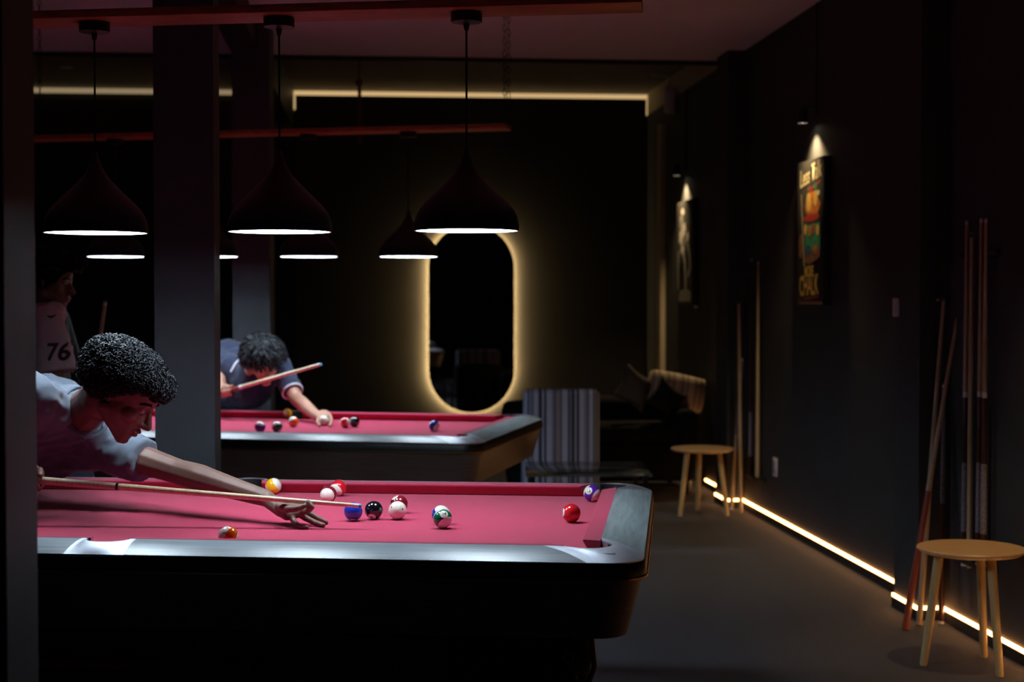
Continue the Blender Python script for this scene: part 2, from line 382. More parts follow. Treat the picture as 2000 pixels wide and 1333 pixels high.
def table(label, loc, rz, group):
    t = thing('pool_table', label, 'pool table', loc, rz, group)
    # bed with six holes
    bm = new(); box(bm, (-HL-DI, -HW-DI, BEDZ-.03), (HL+DI, HW+DI, BEDZ))
    bed = obj('cloth_bed', bm, m_cloth, t, False)
    bm = new(); holes = [(sx*(HL+.022), sy*(HW+.022), .057) for sx in (-1, 1) for sy in (-1, 1)]+[(0, sy*(HW+.062), .058) for sy in (-1, 1)]
    for x, y, r in holes: lathe(bm, [(r, .6), (r, 1)], 24, (x, y, 0), True, True)
    cut = obj('cutter', bm, None); cut.parent = t
    md = bed.modifiers.new('b', 'BOOLEAN'); md.object = cut; md.solver = 'EXACT'
    me = evaluated(bed); bed.modifiers.clear(); bed.data = me; bpy.data.objects.remove(cut)
    me.materials.clear(); me.materials.append(m_cloth)
    for x, y, r in holes:
        bm = new(); lathe(bm, [(r+.004, BEDZ+.006), (r-.004, BEDZ+.004), (r-.008, BEDZ-.05), (r-.02, BEDZ-.11)], 24, (x, y, 0), False, True)
        pk = obj('pocket', bm, m_pocket, t)
        if x: mid = math.degrees(atan2(1 if y > 0 else -1, 1 if x > 0 else -1)); cx_, cy_, ra, half = x, y, .0600, 80
        else: mid = 90 if y > 0 else -90; cx_, cy_, ra, half = 0, (HW+.060)*(1 if y > 0 else -1), .0480, 84
        bm = new(); lo_ = []; hi_ = []
        for k in range(17):
            a = radians(mid-half+2*half*k/16); lo_.append(bm.verts.new((cx_+ra*cos(a), cy_+ra*sin(a), BEDZ-.04))); hi_.append(bm.verts.new((cx_+ra*cos(a), cy_+ra*sin(a), BEDZ+.0375)))
        for k in range(16): bm.faces.new((lo_[k], lo_[k+1], hi_[k+1], hi_[k]))
        obj('rim_liner', bm, m_pocket, pk)
    for sy in (-1, 1):
        for sx in (-1, 1):
            bm = new(); cushion(bm, (sx*.064, sy*HW), (sx*(HL-.082), sy*HW), (0, sy), .012, .040); obj('cushion', bm, m_cloth, t, False)
    for sx in (-1, 1):
        bm = new(); cushion(bm, (sx*HL, -(HW-.082)), (sx*HL, HW-.082), (sx, 0), .040, .040); obj('cushion', bm, m_cloth, t, False)
    for sy in (-1, 1):
        for sx in (-1, 1):
            bm = new(); patch(bm, resample([(.075, HW+DI), (HL-.098, HW+DI)], 8), resample([(.082, HW+DO), (HL+.025, HW+DO)], 8), (sx, sy)); obj('rail_top', bm, m_lam, t)
    for sx in (-1, 1):
        bm = new(); patch(bm, resample([(HL+DI, -(HW-.098)), (HL+DI, HW-.098)], 8), resample([(HL+DO, -(HW+.025)), (HL+DO, HW+.025)], 8), (sx, 1)); obj('rail_top', bm, m_lamx, t)
    n = 36
    inner = [(HL-.098, HW+DI), (HL-.045, HW+DI+.004)]+[(HL+.022+.062*cos(a), HW+.022+.062*sin(a)) for a in [radians(125-160*k/16) for k in range(17)]]+[(HL+DI+.004, HW-.045), (HL+DI, HW-.098)]
    outer = [(HL+.025, HW+DO)]+[(HL+DO-.10+.10*cos(radians(90-90*k/14)), HW+DO-.10+.10*sin(radians(90-90*k/14))) for k in range(15)]+[(HL+DO, HW+.025)]
    for sx in (-1, 1):
        for sy in (-1, 1):
            bm = new(); patch(bm, resample(inner, n), resample(outer, n), (sx, sy), 12); c = obj('corner_casting', bm, m_alu, t)
            if sx > 0 and sy < 0:
                bm = new(); pts = [Vector((HL+.075+.022*cos(k*.4), -(HW+.118)+.006*sin(k*.4), BEDZ+.0335)) for k in range(17)]
                tube(bm, pts, .0007, 5); tube(bm, [Vector((HL+.060+k*.004, -(HW+.118)+.003*sin(k*2.2), BEDZ+.0335)) for k in range(9)], .0006, 5)
                obj('emblem', bm, M('emblem_grey', (.12, .12, .14), .5), c)
    inn = [(-.075, HW+DI), (-.058, HW+DI+.002)]+[(.058*cos(a), HW+.060+.050*sin(a)) for a in [radians(175-170*k/14) for k in range(15)]]+[(.058, HW+DI+.002), (.075, HW+DI)]
    for sy in (-1, 1):
        bm = new(); patch(bm, resample(inn, 25), resample([(-.082, HW+DO+.002), (.082, HW+DO+.002)], 25), (1, sy)); obj('side_casting', bm, m_alu, t)
    A, B = HL+DO, HW+DO
    bm = new(); loft(bm, [(A-.001, B-.001, .10, BEDZ+.016), (A+.002, B+.002, .10, BEDZ+.010), (A+.006, B+.006, .105, BEDZ-.008), (A+.006, B+.006, .105, BEDZ-.024)]); obj('rail_skirt', bm, m_black, t)
    bm = new(); loft(bm, [(A+.006, B+.006, .105, BEDZ-.024), (A+.010, B+.010, .107, BEDZ-.025), (A+.010, B+.010, .107, BEDZ-.029), (A-.004, B-.004, .10, BEDZ-.031)]); obj('edge_trim', bm, m_bronze, t)
    bm = new(); loft(bm, [(A-.004, B-.004, .095, BEDZ-.03), (A-.045, B-.045, .08, BEDZ-.186), (A-.06, B-.06, .07, BEDZ-.19), (A-.30, B-.30, .05, BEDZ-.19)], False, True); obj('apron', bm, m_apron, t)
    for sx in (-1, 1):
        bm = new(); x = sx*.88
        loops = [((.20, .36), .60), ((.17, .33), .52), ((.14, .30), .12), ((.20, .38), .05), ((.20, .38), 0)]
        rings = []
        for (hx, hy), z in loops:
            rings.append([bm.verts.new((x+a*hx, b*hy, z)) for a, b in ((-1, -1), (1, -1), (1, 1), (-1, 1))])
        for a, b in zip(rings, rings[1:]):
            for k in range(4): bm.faces.new((a[k], a[(k+1) % 4], b[(k+1) % 4], b[k]))
        bm.faces.new(rings[-1][::-1]); bm.faces.new(rings[0]); obj('leg', bm, m_apron, t, False)
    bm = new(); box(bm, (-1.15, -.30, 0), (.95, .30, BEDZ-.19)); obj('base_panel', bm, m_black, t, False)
    bm = new(); box(bm, (-1.15, -.36, .385), (.30, -.301, .41)); obj('ledge_board', bm, m_redwood, t, False)
    return t
NT = (-1.0810, 4.2412, -.10404); FT = (-1.5235, 7.655, -.2111)
def tcentre(T): return (T[0]-sin(T[2])*HW, T[1]+cos(T[2])*HW, 0)
near_t = table('near pool table with crimson cloth, silver rails and a black apron, cue aimed over it', tcentre(NT), NT[2], 'pool tables')
far_t = table('far pool table with crimson cloth beyond the big square pillar', tcentre(FT), FT[2], 'pool tables')
def tpt(T, u, v, z):
    c, s = cos(T[2]), sin(T[2]); return Vector((T[0]+c*u-s*v, T[1]+s*u+c*v, z))

# ------------------------------------------------------------------ pool balls
R_B = .0286
m_ballwhite = M('ball_white', (.85, .80, .68), .08, coat=1)
def ball_mat(name, col, stripe, axis):
    m = new_mat(name); nt = m.node_tree; b = nt.nodes['Principled BSDF']
    b.inputs['Roughness'].default_value = .1; b.inputs['Coat Weight'].default_value = .8; b.inputs['Coat Roughness'].default_value = .04
    if not stripe: b.inputs['Base Color'].default_value = (*col, 1); return m
    tc = nt.nodes.new('ShaderNodeTexCoord'); dt = nt.nodes.new('ShaderNodeVectorMath'); dt.operation = 'DOT_PRODUCT'
    dt.inputs[1].default_value = Vector(axis).normalized()/R_B; nt.links.new(tc.outputs['Object'], dt.inputs[0])
    ab = nt.nodes.new('ShaderNodeMath'); ab.operation = 'ABSOLUTE'; nt.links.new(dt.outputs['Value'], ab.inputs[0])
    lt = nt.nodes.new('ShaderNodeMath'); lt.operation = 'LESS_THAN'; lt.inputs[1].default_value = .52; nt.links.new(ab.outputs[0], lt.inputs[0])
    mx = nt.nodes.new('ShaderNodeMix'); mx.data_type = 'RGBA'; mx.inputs[6].default_value = (.85, .80, .70, 1); mx.inputs[7].default_value = (*col, 1)
    nt.links.new(lt.outputs[0], mx.inputs[0]); nt.links.new(mx.outputs[2], b.inputs['Base Color']); return m
def ball(px, py, label, col, stripe=False, axis=(1, 0, 0), num=None, ndir=(0, -1, 0), up=(0, 0, 1), dots=None, group='balls on the near table'):
    P = onz(px, py, BEDZ+R_B+.0005)
    bm = new(); bmesh.ops.create_uvsphere(bm, u_segments=40, v_segments=24, radius=R_B)
    o = obj('pool_ball', bm, ball_mat('ball_paint', col, stripe, axis) if col else m_ballwhite, None, ang=180); o.location = P
    tag(o, label, 'ball', group)
    for nd, s, r, mt, nm in ([(ndir, num, .0125, m_ballwhite, 'number_disc')] if num else [])+[(d, None, .0028, M('red_dot', (.5, .02, .02), .2), 'dot') for d in (dots or [])]:
        n_ = Vector(nd).normalized(); bm = new()
        y_ = (Vector(up)-n_*Vector(up).dot(n_)).normalized(); x_ = y_.cross(n_); F = Matrix((x_, y_, n_)).transposed()
        ctr = bm.verts.new(n_*(R_B+.0003)); prev = None; rings = []
        for j in (1, 2, 3):
            rj = r*j/3; h = sqrt((R_B+.0003)**2-rj*rj)
            rings.append([bm.verts.new(F@Vector((rj*cos(2*pi*k/20), rj*sin(2*pi*k/20), h))) for k in range(20)])
        for k in range(20):
            bm.faces.new((ctr, rings[0][k], rings[0][(k+1) % 20]))
            for j in (0, 1): bm.faces.new((rings[j][k], rings[j+1][k], rings[j+1][(k+1) % 20], rings[j][(k+1) % 20]))
        d = obj(nm, bm, mt, o, ang=180)
        if s:
            me = text_mesh(s, .014, bold=.0004)
            for v in me.vertices:
                x, y = v.co.x, v.co.y; v.co = F@Vector((x, y, sqrt(max((R_B+.0007)**2-x*x-y*y, 0))))
            obj('number', me, m_ink, d, False)
    return o
YEL, BLU, RED, PUR, ORA, GRN, MAR, BLK = (.85, .42, .01), (.01, .035, .42), (.62, .012, .02), (.09, .015, .33), (.78, .13, .01), (.004, .13, .06), (.19, .008, .015), (.006, .006, .008)
ball(534, 950, 'yellow striped ball at the far side pocket of the near table', YEL, True, (.8, -.15, .55))
ball(661, 953.5, 'red striped ball at the far cushion of the near table, behind a white-faced one', RED, True, (-.45, -.75, -.45))
ball(641, 966, 'maroon striped ball showing its white end, in front of a red striped ball', MAR, True, (-.12, -.97, -.12))
ball(690, 1000, 'solid blue ball under the tip of the near cue', BLU, num='2', ndir=(.0, -.35, -.93))
ball(730, 997, 'black eight ball between the solid blue ball and the cue ball', BLK, num='8', ndir=(-.15, -.72, -.68), up=(.3, 0, -1))
ball(779.5, 985.5, 'solid maroon ball hiding right behind the cue ball on the near table', MAR, num='7', ndir=(-.5, -.2, .85))
ball(776.5, 997.5, 'white cue ball with red dots, beside the black ball on the near table', None, dots=[(.62, -.78, .25), (-.62, -.68, .45)])
ball(861.5, 1006, 'blue striped ball peeking out behind the green striped ball', BLU, True, (.30, -.45, .84))
ball(864.5, 1014, 'green striped ball alone in the middle right of the near table', GRN, True, (.50, -.55, -.62), '14', (.18, -.75, .62))
ball(1116, 1003, 'solid red ball near the right end cushion of the near table', RED, num='3', ndir=(-.95, -.25, .12))
ball(1156, 964, 'purple striped ball in the far right corner of the near table', PUR, True, (.78, -.42, -.45), '12', (-.42, -.80, .40))
ball(446, 1048, 'orange striped ball half hidden by the near rail', ORA, True, (-.80, -.35, .50))
FG = 'balls on the far table'
ball(508, 834.5, 'purple striped ball half hidden by the near rail of the far table', PUR, True, (.1, -.2, 1), group=FG)
ball(541.5, 834.5, 'green striped ball half hidden by the near rail of the far table', GRN, True, (-.5, -.2, .8), group=FG)
ball(573.5, 824.5, 'orange striped ball on the far table, left of the reaching hand', ORA, True, (-.5, -.2, .8), group=FG)
ball(561.5, 808, 'solid yellow ball at the far cushion under the far player\'s elbow', YEL, num='1', ndir=(-.2, -.9, .2), group=FG)
ball(632.5, 822, 'white cue ball in front of the far player\'s hand', None, group=FG)
ball(674, 826, 'red striped ball touching the black ball on the far table', RED, True, (.97, -.1, .1), group=FG)
ball(692, 824.5, 'black eight ball behind the red striped ball on the far table', BLK, group=FG)
ball(848, 832.5, 'blue striped ball alone at the right end of the far table', BLU, True, (.62, -.35, -.3), group=FG)

# ------------------------------------------------------------------ hanging boards, chains and pendant lamps
LR = .161
def shade_parts(t, zr, top):
    s = .00160
    prof = [(98, 0), (98.6, 6), (98, 16), (95, 28), (89, 40), (79, 53), (62, 70), (42, 90), (24, 110), (13, 128), (7, 144), (4, 158)]
    k = LR/(98.6*s)
    bm = new(); out = [(r*s*k, z*s) for r, z in prof]; lathe(bm, out, 48, (0, 0, zr), False, True); sh = obj('lamp_shade', bm, m_blackm, t, ang=80)
    bm = new(); lathe(bm, [(LR-.0002, 0), (LR-.006, .0003), (LR-.006, .02), (LR-.012, .05), (LR-.05, .09), (.05, .12)], 48, (0, 0, zr), False, True); obj('inner_lining', bm, m_inner, sh, ang=80)
    bm = new(); lathe(bm, [(.001, .052), (LR-.035, .052), (LR-.035, .058), (.001, .058)], 40, (0, 0, zr)); obj('diffuser', bm, m_lampE, sh)
    bm = new(); tube(bm, [(0, 0, zr+.24), (0, 0, top-.04)], .0032, 8); obj('cord', bm, m_black, t)
    bm = new(); lathe(bm, [(.006, -.055), (.010, -.035), (.047, -.030), (.048, -.004)], 28, (0, 0, top), True, True); obj('canopy', bm, m_black, t)
def board(name, label, pl, pr, w_, h_, lift=0):
    """pl/pr: underside centre line ends"""
    pl, pr = Vector(pl), Vector(pr); d = (pr-pl); L = d.length; ax = d.normalized(); ay = Vector((0, 0, 1)).cross(ax).normalized(); az = ax.cross(ay)
    t = thing(name, label, 'beam', pl)
    Mx = Matrix((ax, ay, az)).transposed().to_4x4()
    bm = new(); box(bm, (0, -w_/2, 0), (L, w_/2, h_), Mx, .003); obj('plank', bm, m_redwood, t)
    return t, pl, ax, L
def chain(parent, p, ztop, n_off):
    bm = new(); z = p.z; k = 0
    while z < ztop:
        c = Vector((p.x, p.y, z)); pts = []
        for i in range(9):
            a = 2*pi*i/8; u = .009*cos(a); v = .020*sin(a)
            pts.append(c+(Vector((u, 0, v)) if k % 2 else Vector((0, u, v))))
        tube(bm, pts, .0022, 5, False); z += .034; k += 1
    o = obj('hanging_chain', bm, m_blackm, parent); o.location = -parent.location; return o
NX = [-1.307, -.720, -.139]; SL = tan(NT[2])
c0 = tcentre(NT)
ly = lambda x: c0[1]+(x-c0[0])*SL
zl = at(65, 48, 4.93).z; zr_ = at(1255, 18, 4.75).z
sl = (zr_-zl)/(at(1255, 18, 4.75).x-at(65, 48, 4.93).x)
bx0 = -2.4; bx1 = at(1255, 18, 4.72).x
t, pl, ax, L = board('wooden_board', 'long red stained lamp board hanging over the near table', (bx0, ly(bx0), zl+sl*(bx0-at(65, 48, 4.93).x)), (bx1, ly(bx1), zr_), .175, .026)
for x in (-2.2, bx1+.0-.02):
    for dy in (-.06, .06):
        chain(t, Vector((x, ly(x)+dy, pl.z+sl*(x-bx0)+.03)), CZ, 0)
lab = ['left end of the near row, behind the near pillar', 'left of the three near black pendant lamps, over the leaning player', 'middle near black pendant lamp, right of the big pillar', 'right near black pendant lamp, in front of the lit mirror']
for i, x in enumerate(NX):
    px = 1000+x/ly(x)*FPX; zrim = at(px, 453.5-(x+.72)*3.5, ly(x)).z
    zb = pl.z+sl*(x-bx0)
    t = thing('pendant_lamp', lab[i+1], 'lamp', (x, ly(x), 0), 0, 'pendant lamps over the near table')
    shade_parts(t, zrim, zb)
    if i == 0: pass
FXP = [(226, 8.85), (409, 8.74), (603, 8.62), (798, 8.50)]
p0 = at(0, 277, 9.0); p1 = at(993, 253, 8.40)
t, pl2, ax2, L2 = board('wooden_board', 'red stained lamp board hanging over the far table', p0, p1, .165, .024)
sl2 = (p1.z-p0.z)/(p1.x-p0.x)
for x, y in ((p1.x-.01, p1.y), (at(68, 275, 8.96).x, 8.96)):
    for dy in (-.07, .07): chain(t, Vector((x+(dy*.15), y+dy, p0.z+sl2*(x-p0.x)+.02)), CZ, 0)
flab = ['leftmost far pendant lamp, behind the leaning player\'s lamp', 'far pendant lamp half hidden by the big pillar', 'far pendant lamp above the far player\'s raised cue', 'far pendant lamp hanging at the left edge of the mirror halo']
for i, (px, Y) in enumerate(FXP):
    P = at(px, 502, Y); t = thing('pendant_lamp', flab[i], 'lamp', (P.x, P.y, 0), 0, 'pendant lamps over the far table')
    shade_parts(t, P.z, p0.z+sl2*(P.x-p0.x))
# rope with knot hanging from the black channel
P = at(702, 123, BSTEP-.1); Pb = at(701, 282, BSTEP-.1)
bm = new(); tube(bm, [(P.x, P.y, CZ-.03), (P.x-.005, P.y, P.z-.15)], .007, 8); tube(bm, [(P.x, P.y, P.z-.15), (P.x, P.y, Pb.z)], [.013, .013], 8)
bmesh.ops.create_icosphere(bm, subdivisions=2, radius=.028, matrix=Matrix.Translation((P.x-.004, P.y, P.z-.14)))
tag(obj('hanging_rope', bm, M('brown_rope', (.10, .045, .03), .9)), 'brown knotted rope hanging from the ceiling above the far table', 'rope')

# ------------------------------------------------------------------ right wall: posters, spots, switches
def wall_item(px, py): return hit_a(px, py, AW)
m_canvas = M('black_canvas', (.012, .010, .009), .55); m_yel = M('yellow_print', (.80, .50, .10), .5); m_org = M('orange_print', (.62, .16, .03), .5, var=.5, scale=25)
m_redp = M('red_print', (.45, .03, .02), .5); m_grp = M('green_print', (.03, .28, .13), .5, var=.4, scale=20); m_blup = M('blue_print', (.04, .08, .2), .5); m_creamp = M('cream_print', (.8, .68, .38), .5)
m_brnp = M('brown_print', (.20, .09, .04), .6, var=.5, scale=30)
DEP = .045
def poster(pxl, pxr, pyt, pyb, label, group):
    """box canvas; local x = along the wall towards the camera-right, z up, -y out of the wall"""
    f = AW-DEP
    a0, b0, z0 = hit_a(pxl, pyb, f); a1, b1, z1 = hit_a(pxl, pyt, f); _, b2, _ = hit_a(pxr, pyb, f)
    wd = b0-b2; h = z1-z0
    t = thing('canvas_poster', label, 'poster', rw(AW, (b0+b2)/2, (z0+z1)/2), PHI-pi/2, group)
    bm = new(); box(bm, (-wd/2, -DEP, -h/2), (wd/2, 0, h/2), None, .002); obj('canvas', bm, m_canvas, t)
    return t, wd, h
def flat(t, pts, mat, name='print', dz=0):
    bm = new(); A = [bm.verts.new((x, -DEP-.0008-dz, z)) for x, z in pts]; bm.faces.new(A); return obj(name, bm, mat, t, False)
def ftext(t, s, size, x, z, mat, sx=1, rot=0, shear=0, bold=.002, dz=.001):
    me = text_mesh(s, size, shear=shear, bold=bold)
    for v in me.vertices:
        u, w_ = v.co.x*sx, v.co.y; u, w_ = u*cos(rot)-w_*sin(rot), u*sin(rot)+w_*cos(rot)
        v.co = Vector((x+u, -DEP-.001-dz, z+w_))
    return obj('lettering', me, mat, t, False)
t, wd, h = poster(1557, 1608, 320, 596, 'dark poster reading Less Talk More Chalk under a small spotlight', 'posters on the right wall')
def blob2(cx, cz, rx, rz_, n=14, j=.25, seed=1):
    r_ = random.Random(seed); return [(cx+rx*(1+j*(r_.random()-.5))*cos(2*pi*k/n), cz+rz_*(1+j*(r_.random()-.5))*sin(2*pi*k/n)) for k in range(n)]
H = h/2; W_ = wd/2
ftext(t, 'Less Talk', .145, .0, H*.79, m_creamp, .82, .10, .2, .0015)
flat(t, [(-.05*wd, H*.60), (.36*wd, H*.70), (.36*wd, H*.66), (-.05*wd, H*.55)], m_redp)
flat(t, blob2(.08*wd, H*.38, .27*wd, H*.19, seed=2), m_org); flat(t, blob2(-.05*wd, H*.42, .09*wd, H*.15, seed=3), m_yel, dz=.0005); flat(t, blob2(.20*wd, H*.46, .08*wd, H*.12, seed=4), m_yel, dz=.0005)
flat(t, blob2(-.05*wd, H*.60, .06*wd, H*.05, seed=5), m_brnp, dz=.001); flat(t, blob2(.20*wd, H*.62, .06*wd, H*.05, seed=6), m_grp, dz=.001); flat(t, blob2(.30*wd, H*.52, .06*wd, H*.04, seed=7), m_creamp, dz=.001)
flat(t, blob2(.04*wd, H*.20, .30*wd, H*.05, seed=17), m_redp, dz=.0007)
flat(t, [(-.24*wd, H*.10), (.36*wd, H*.12), (.38*wd, -H*.24), (-.18*wd, -H*.30)], m_grp)
for i, x in enumerate((-.18, -.02, .12, .28)): flat(t, blob2(x*wd, H*(.05-.03*(i % 2)), .05*wd, H*.08, seed=20+i), (m_yel, m_org, m_redp, m_yel)[i], dz=.0006)
flat(t, blob2(-.06*wd, -H*.24, .10*wd, H*.07, seed=30), m_blup, dz=.0006); flat(t, [(-.18*wd, -H*.30), (.38*wd, -H*.22), (.36*wd, -H*.34), (.0, -H*.44), (-.2*wd, -H*.40)], m_brnp, dz=.0004)
flat(t, blob2(.22*wd, -H*.24, .08*wd, H*.07, seed=31), m_org, dz=.0008); flat(t, blob2(-.36*wd, -H*.18, .08*wd, H*.18, seed=32), m_brnp)
flat(t, [(-.36*wd, H*.55), (-.33*wd, H*.55), (-.19*wd, -H*.46), (-.24*wd, -H*.46)], m_palek, dz=.0012)
ftext(t, 'MORE', .085, -.03*wd, -H*.54, m_yel, .95*wd/.64, 0, 0, .003)
ftext(t, 'CHALK', .165, -.04*wd, -H*.74, m_yel, .86*wd/.64, .03, 0, .004); flat(t, [(-.2*wd, -H*.90), (.32*wd, -H*.87), (.32*wd, -H*.89), (-.2*wd, -H*.93)], m_redp)
flat(t, [(-.42*wd, -H*.955), (.46*wd, -H*.955), (.46*wd, -H*.985), (-.42*wd, -H*.985)], m_brnp)
t2_, wd, h = poster(1322, 1352, 397, 597, 'black poster with a white line drawing under the far spotlight', 'posters on the right wall')
H = h/2; m_whp = M('white_print', (.75, .68, .62), .6, var=.3, scale=40); m_gyp = M('grey_print', (.3, .27, .25), .6, var=.5, scale=40)
for i, (x, z, rx, rz_) in enumerate([(-.12, .80, .10, .07), (-.18, .60, .14, .14), (-.05, .45, .16, .16), (-.22, .30, .12, .14), (.02, .22, .10, .10), (-.1, .08, .13, .10), (.22, .30, .06, .10)]):
    flat(t2_, blob2(x*wd, z*H, rx*wd, rz_*H, seed=40+i, j=.7), m_whp if i % 3 != 1 else m_gyp, dz=.0003*i)
def ribbon(t, pts, w_, mat, dz=.002):
    for (x0, z0), (x1, z1) in zip(pts, pts[1:]):
        d = Vector((x1-x0, z1-z0)).normalized(); n_ = Vector((-d.y, d.x))*w_/2
        flat(t, [(x0+n_.x, z0+n_.y), (x1+n_.x, z1+n_.y), (x1-n_.x, z1-n_.y), (x0-n_.x, z0-n_.y)], mat, dz=dz)
ribbon(t2_, [(-.38*wd, .05*H), (-.40*wd, -.3*H), (-.38*wd, -.7*H)], .03, m_whp); ribbon(t2_, [(-.10*wd, .12*H), (.05*wd, -.2*H), (.10*wd, -.7*H)], .035, m_whp)
ribbon(t2_, [(.2*wd, .2*H), (.36*wd, -.1*H), (.36*wd, -.3*H), (.22*wd, -.45*H)], .02, m_whp)
flat(t2_, [(-.42*wd, -.92*H), (.38*wd, -.92*H), (.40*wd, -.74*H), (.1*wd, -.68*H), (-.3*wd, -.72*H)], m_gyp)

def spotlight(px_lens, py_lens, px_wall, target, label, power):
    a, b, z = hit_a(px_wall, py_lens, AW)
    lens = rw(AW-.080, b+.02, z)
    t = thing('wall_spotlight', label, 'spotlight', rw(AW, b, z), 0, 'spotlights above the posters')
    o = t.location; L0 = lens-o
    d = (Vector(target)-lens).normalized()
    F = frame_z(-d).to_4x4(); 
    bm = new(); lathe(bm, [(.028, 0), (.030, .004), (.030, .07), (.022, .085)], 24, (0, 0, 0), False, True)
    for v in bm.verts: v.co = F@v.co+L0
    hd = obj('lamp_head', bm, m_black, t)
    bm = new(); lathe(bm, [(.001, .006), (.026, .006)], 24)
    for v in bm.verts: v.co = F@v.co+L0
    obj('lens', bm, m_spotE, hd)
    bm = new(); tube(bm, [L0+F.to_3x3()@Vector((0, 0, .05)), L0+Vector((0, 0, .09)), rw(AW-.005, b, z+.09)-o], .007, 8); obj('arm', bm, m_black, t)
    bm = new(); tube(bm, [rw(AW-.006, b, z+.05)-o, rw(AW-.006, b, CZ)-o], .006, 6); obj('cord', bm, m_black, t)
    ld = bpy.data.lights.new('spot_beam', 'SPOT'); ld.energy = power; ld.color = (1, .72, .36); ld.spot_size = radians(112); ld.spot_blend = 1.0; ld.shadow_soft_size = .012
    lo = bpy.data.objects.new('spot_beam', ld); COL.objects.link(lo); lo.parent = t; lo.location = L0+d*.012; lo.rotation_euler = (-d).to_track_quat('Z', 'Y').to_euler()
a, b, z = hit_a(1596, 400, AW); spotlight(1572, 240, 1596, rw(AW-.080, b+.02, 1.0), 'small black spotlight shining on the Less Talk More Chalk poster', SPOT_W*1.7)
a, b, z = hit_a(1341, 460, AW); spotlight(1325, 343, 1341, rw(AW-.080, b+.02, 1.0), 'small black spotlight shining on the white line drawing poster', SPOT_W*1.7)

def spot_at(b, z, label, power, out=.10, tgt=None):
    P = rw(AW, b, z); px = 0
    t = thing('wall_spotlight', label, 'spotlight', P, 0, 'spotlights above the posters'); L0 = rw(AW-out, b, z)-P; d = ((tgt or rw(AW-out-.03, b, z-1))-P-L0).normalized(); F = frame_z(-d).to_4x4()
    bm = new(); lathe(bm, [(.028, 0), (.030, .004), (.030, .07), (.022, .085)], 24, (0, 0, 0), False, True)
    for v in bm.verts: v.co = F@v.co+L0
    hd = obj('lamp_head', bm, m_black, t)
    bm = new(); lathe(bm, [(.001, .006), (.026, .006)], 24)
    for v in bm.verts: v.co = F@v.co+L0
    obj('lens', bm, m_spotE, hd)
    bm = new(); tube(bm, [L0+F.to_3x3()@Vector((0, 0, .05)), L0+Vector((0, 0, .09)), rw(AW-.005, b, z+.09)-P], .007, 8); obj('arm', bm, m_black, t)
    ld = bpy.data.lights.new('spot_beam', 'SPOT'); ld.energy = power; ld.color = (1, .62, .24); ld.spot_size = radians(40); ld.spot_blend = .9; ld.shadow_soft_size = .02
    lo = bpy.data.objects.new('spot_beam', ld); COL.objects.link(lo); lo.parent = t; lo.location = L0+d*.012; lo.rotation_euler = (-d).to_track_quat('Z', 'Y').to_euler()
spot_at(5.45, 2.5, 'wall spotlight nearest the camera, out to the right of the near stool', 50.0, .14, rw(AW-.26, 5.97, .48))
def plate(name, px, py, w_, h_, label, cat, a=AW, group=None):
    _, b, z = hit_a(px, py, a); t = thing(name, label, cat, rw(a, b, z), PHI-pi/2, group)
    bm = new(); box(bm, (-w_/2, -.009, -h_/2), (w_/2, 0, h_/2), None, .002); obj('cover_plate', bm, m_white, t)
    for k in (-1, 1):
        bm = new(); box(bm, (-w_*.3, -.013, k*h_*.2-h_*.15), (w_*.3, -.009, k*h_*.2+h_*.15), None, .001)
        obj('rocker' if name == 'light_switch' else 'socket', bm, m_white if name == 'light_switch' else M('socket_blue', (.2, .33, .5), .4), t)
plate('light_switch', 1752, 601, .08, .088, 'white light switch on the near pilaster', 'switch', AW-.12)
plate('wall_socket', 1515, 913, .085, .12, 'white double socket low on the wall between the pilasters', 'socket')
plate('light_switch', 1360, 591, .08, .09, 'white light switch beside the line drawing poster', 'switch')
# small white speaker high at the corner
_, b, z = hit_a(1308, 196, AW-.05); t = thing('wall_speaker', 'small white speaker high on the wall in the back right corner', 'speaker', rw(AW-.05, b, z), PHI)
bm = new(); lathe(bm, [(.03, -.11), (.048, -.10), (.05, .09), (.03, .11)], 24, (0, 0, 0), True, True); obj('speaker_body', bm, m_white, t)
bm = new(); tube(bm, [(0, 0, .08), (0, 0, .2), (-.16, 0, .22)], .012, 8); obj('bracket', bm, m_white, t)
# ceiling downlight far left
P = onz(130, 131, CZ2); t = thing('ceiling_light', 'small unlit round downlight in the ceiling at far left', 'ceiling light', P)
bm = new(); lathe(bm, [(.035, 0), (.05, -.004), (.055, 0)], 24, (0, 0, -.004), True); obj('light_ring', bm, m_white, t)

# ------------------------------------------------------------------ cues
def cue(label, butt, tip, shaft=m_pale, buttm=m_butt, r0=.0145, r1=.0064, group=None, wrap=False, ring=True, ferr=True, cap=m_ferr, name='pool_cue', joint=.5):
    butt, tip = Vector(butt), Vector(tip); d = tip-butt; L = d.length; t = thing(name, label, 'cue', butt, 0, group)
    F = frame_z(d).to_4x4(); rad = lambda s: r0+(r1-r0)*s
    def seg(nm, s0, s1, mat, par, add=0, n=3):
        bm = new(); lathe(bm, [(rad(s0+(s1-s0)*k/n)+add, L*(s0+(s1-s0)*k/n)) for k in range(n+1)], 16, (0, 0, 0), True, True)
        for v in bm.verts: v.co = F@v.co
        return obj(nm, bm, mat, par)
    b_ = seg('butt', .012, joint, buttm, t); s_ = seg('shaft', joint, .985, shaft, t)
    seg('bumper', 0, .012, cap, b_, -.001)
    if wrap: seg('wrap', .10, .30, m_wrap, b_, .0006)
    if ring: seg('joint_ring', joint-.012, joint+.004, m_ferr, s_, .0005)
    if ferr: seg('ferrule', .985, .995, m_ferr, s_)
    seg('tip', .995, 1.0, m_tip, s_, -.0003); return t
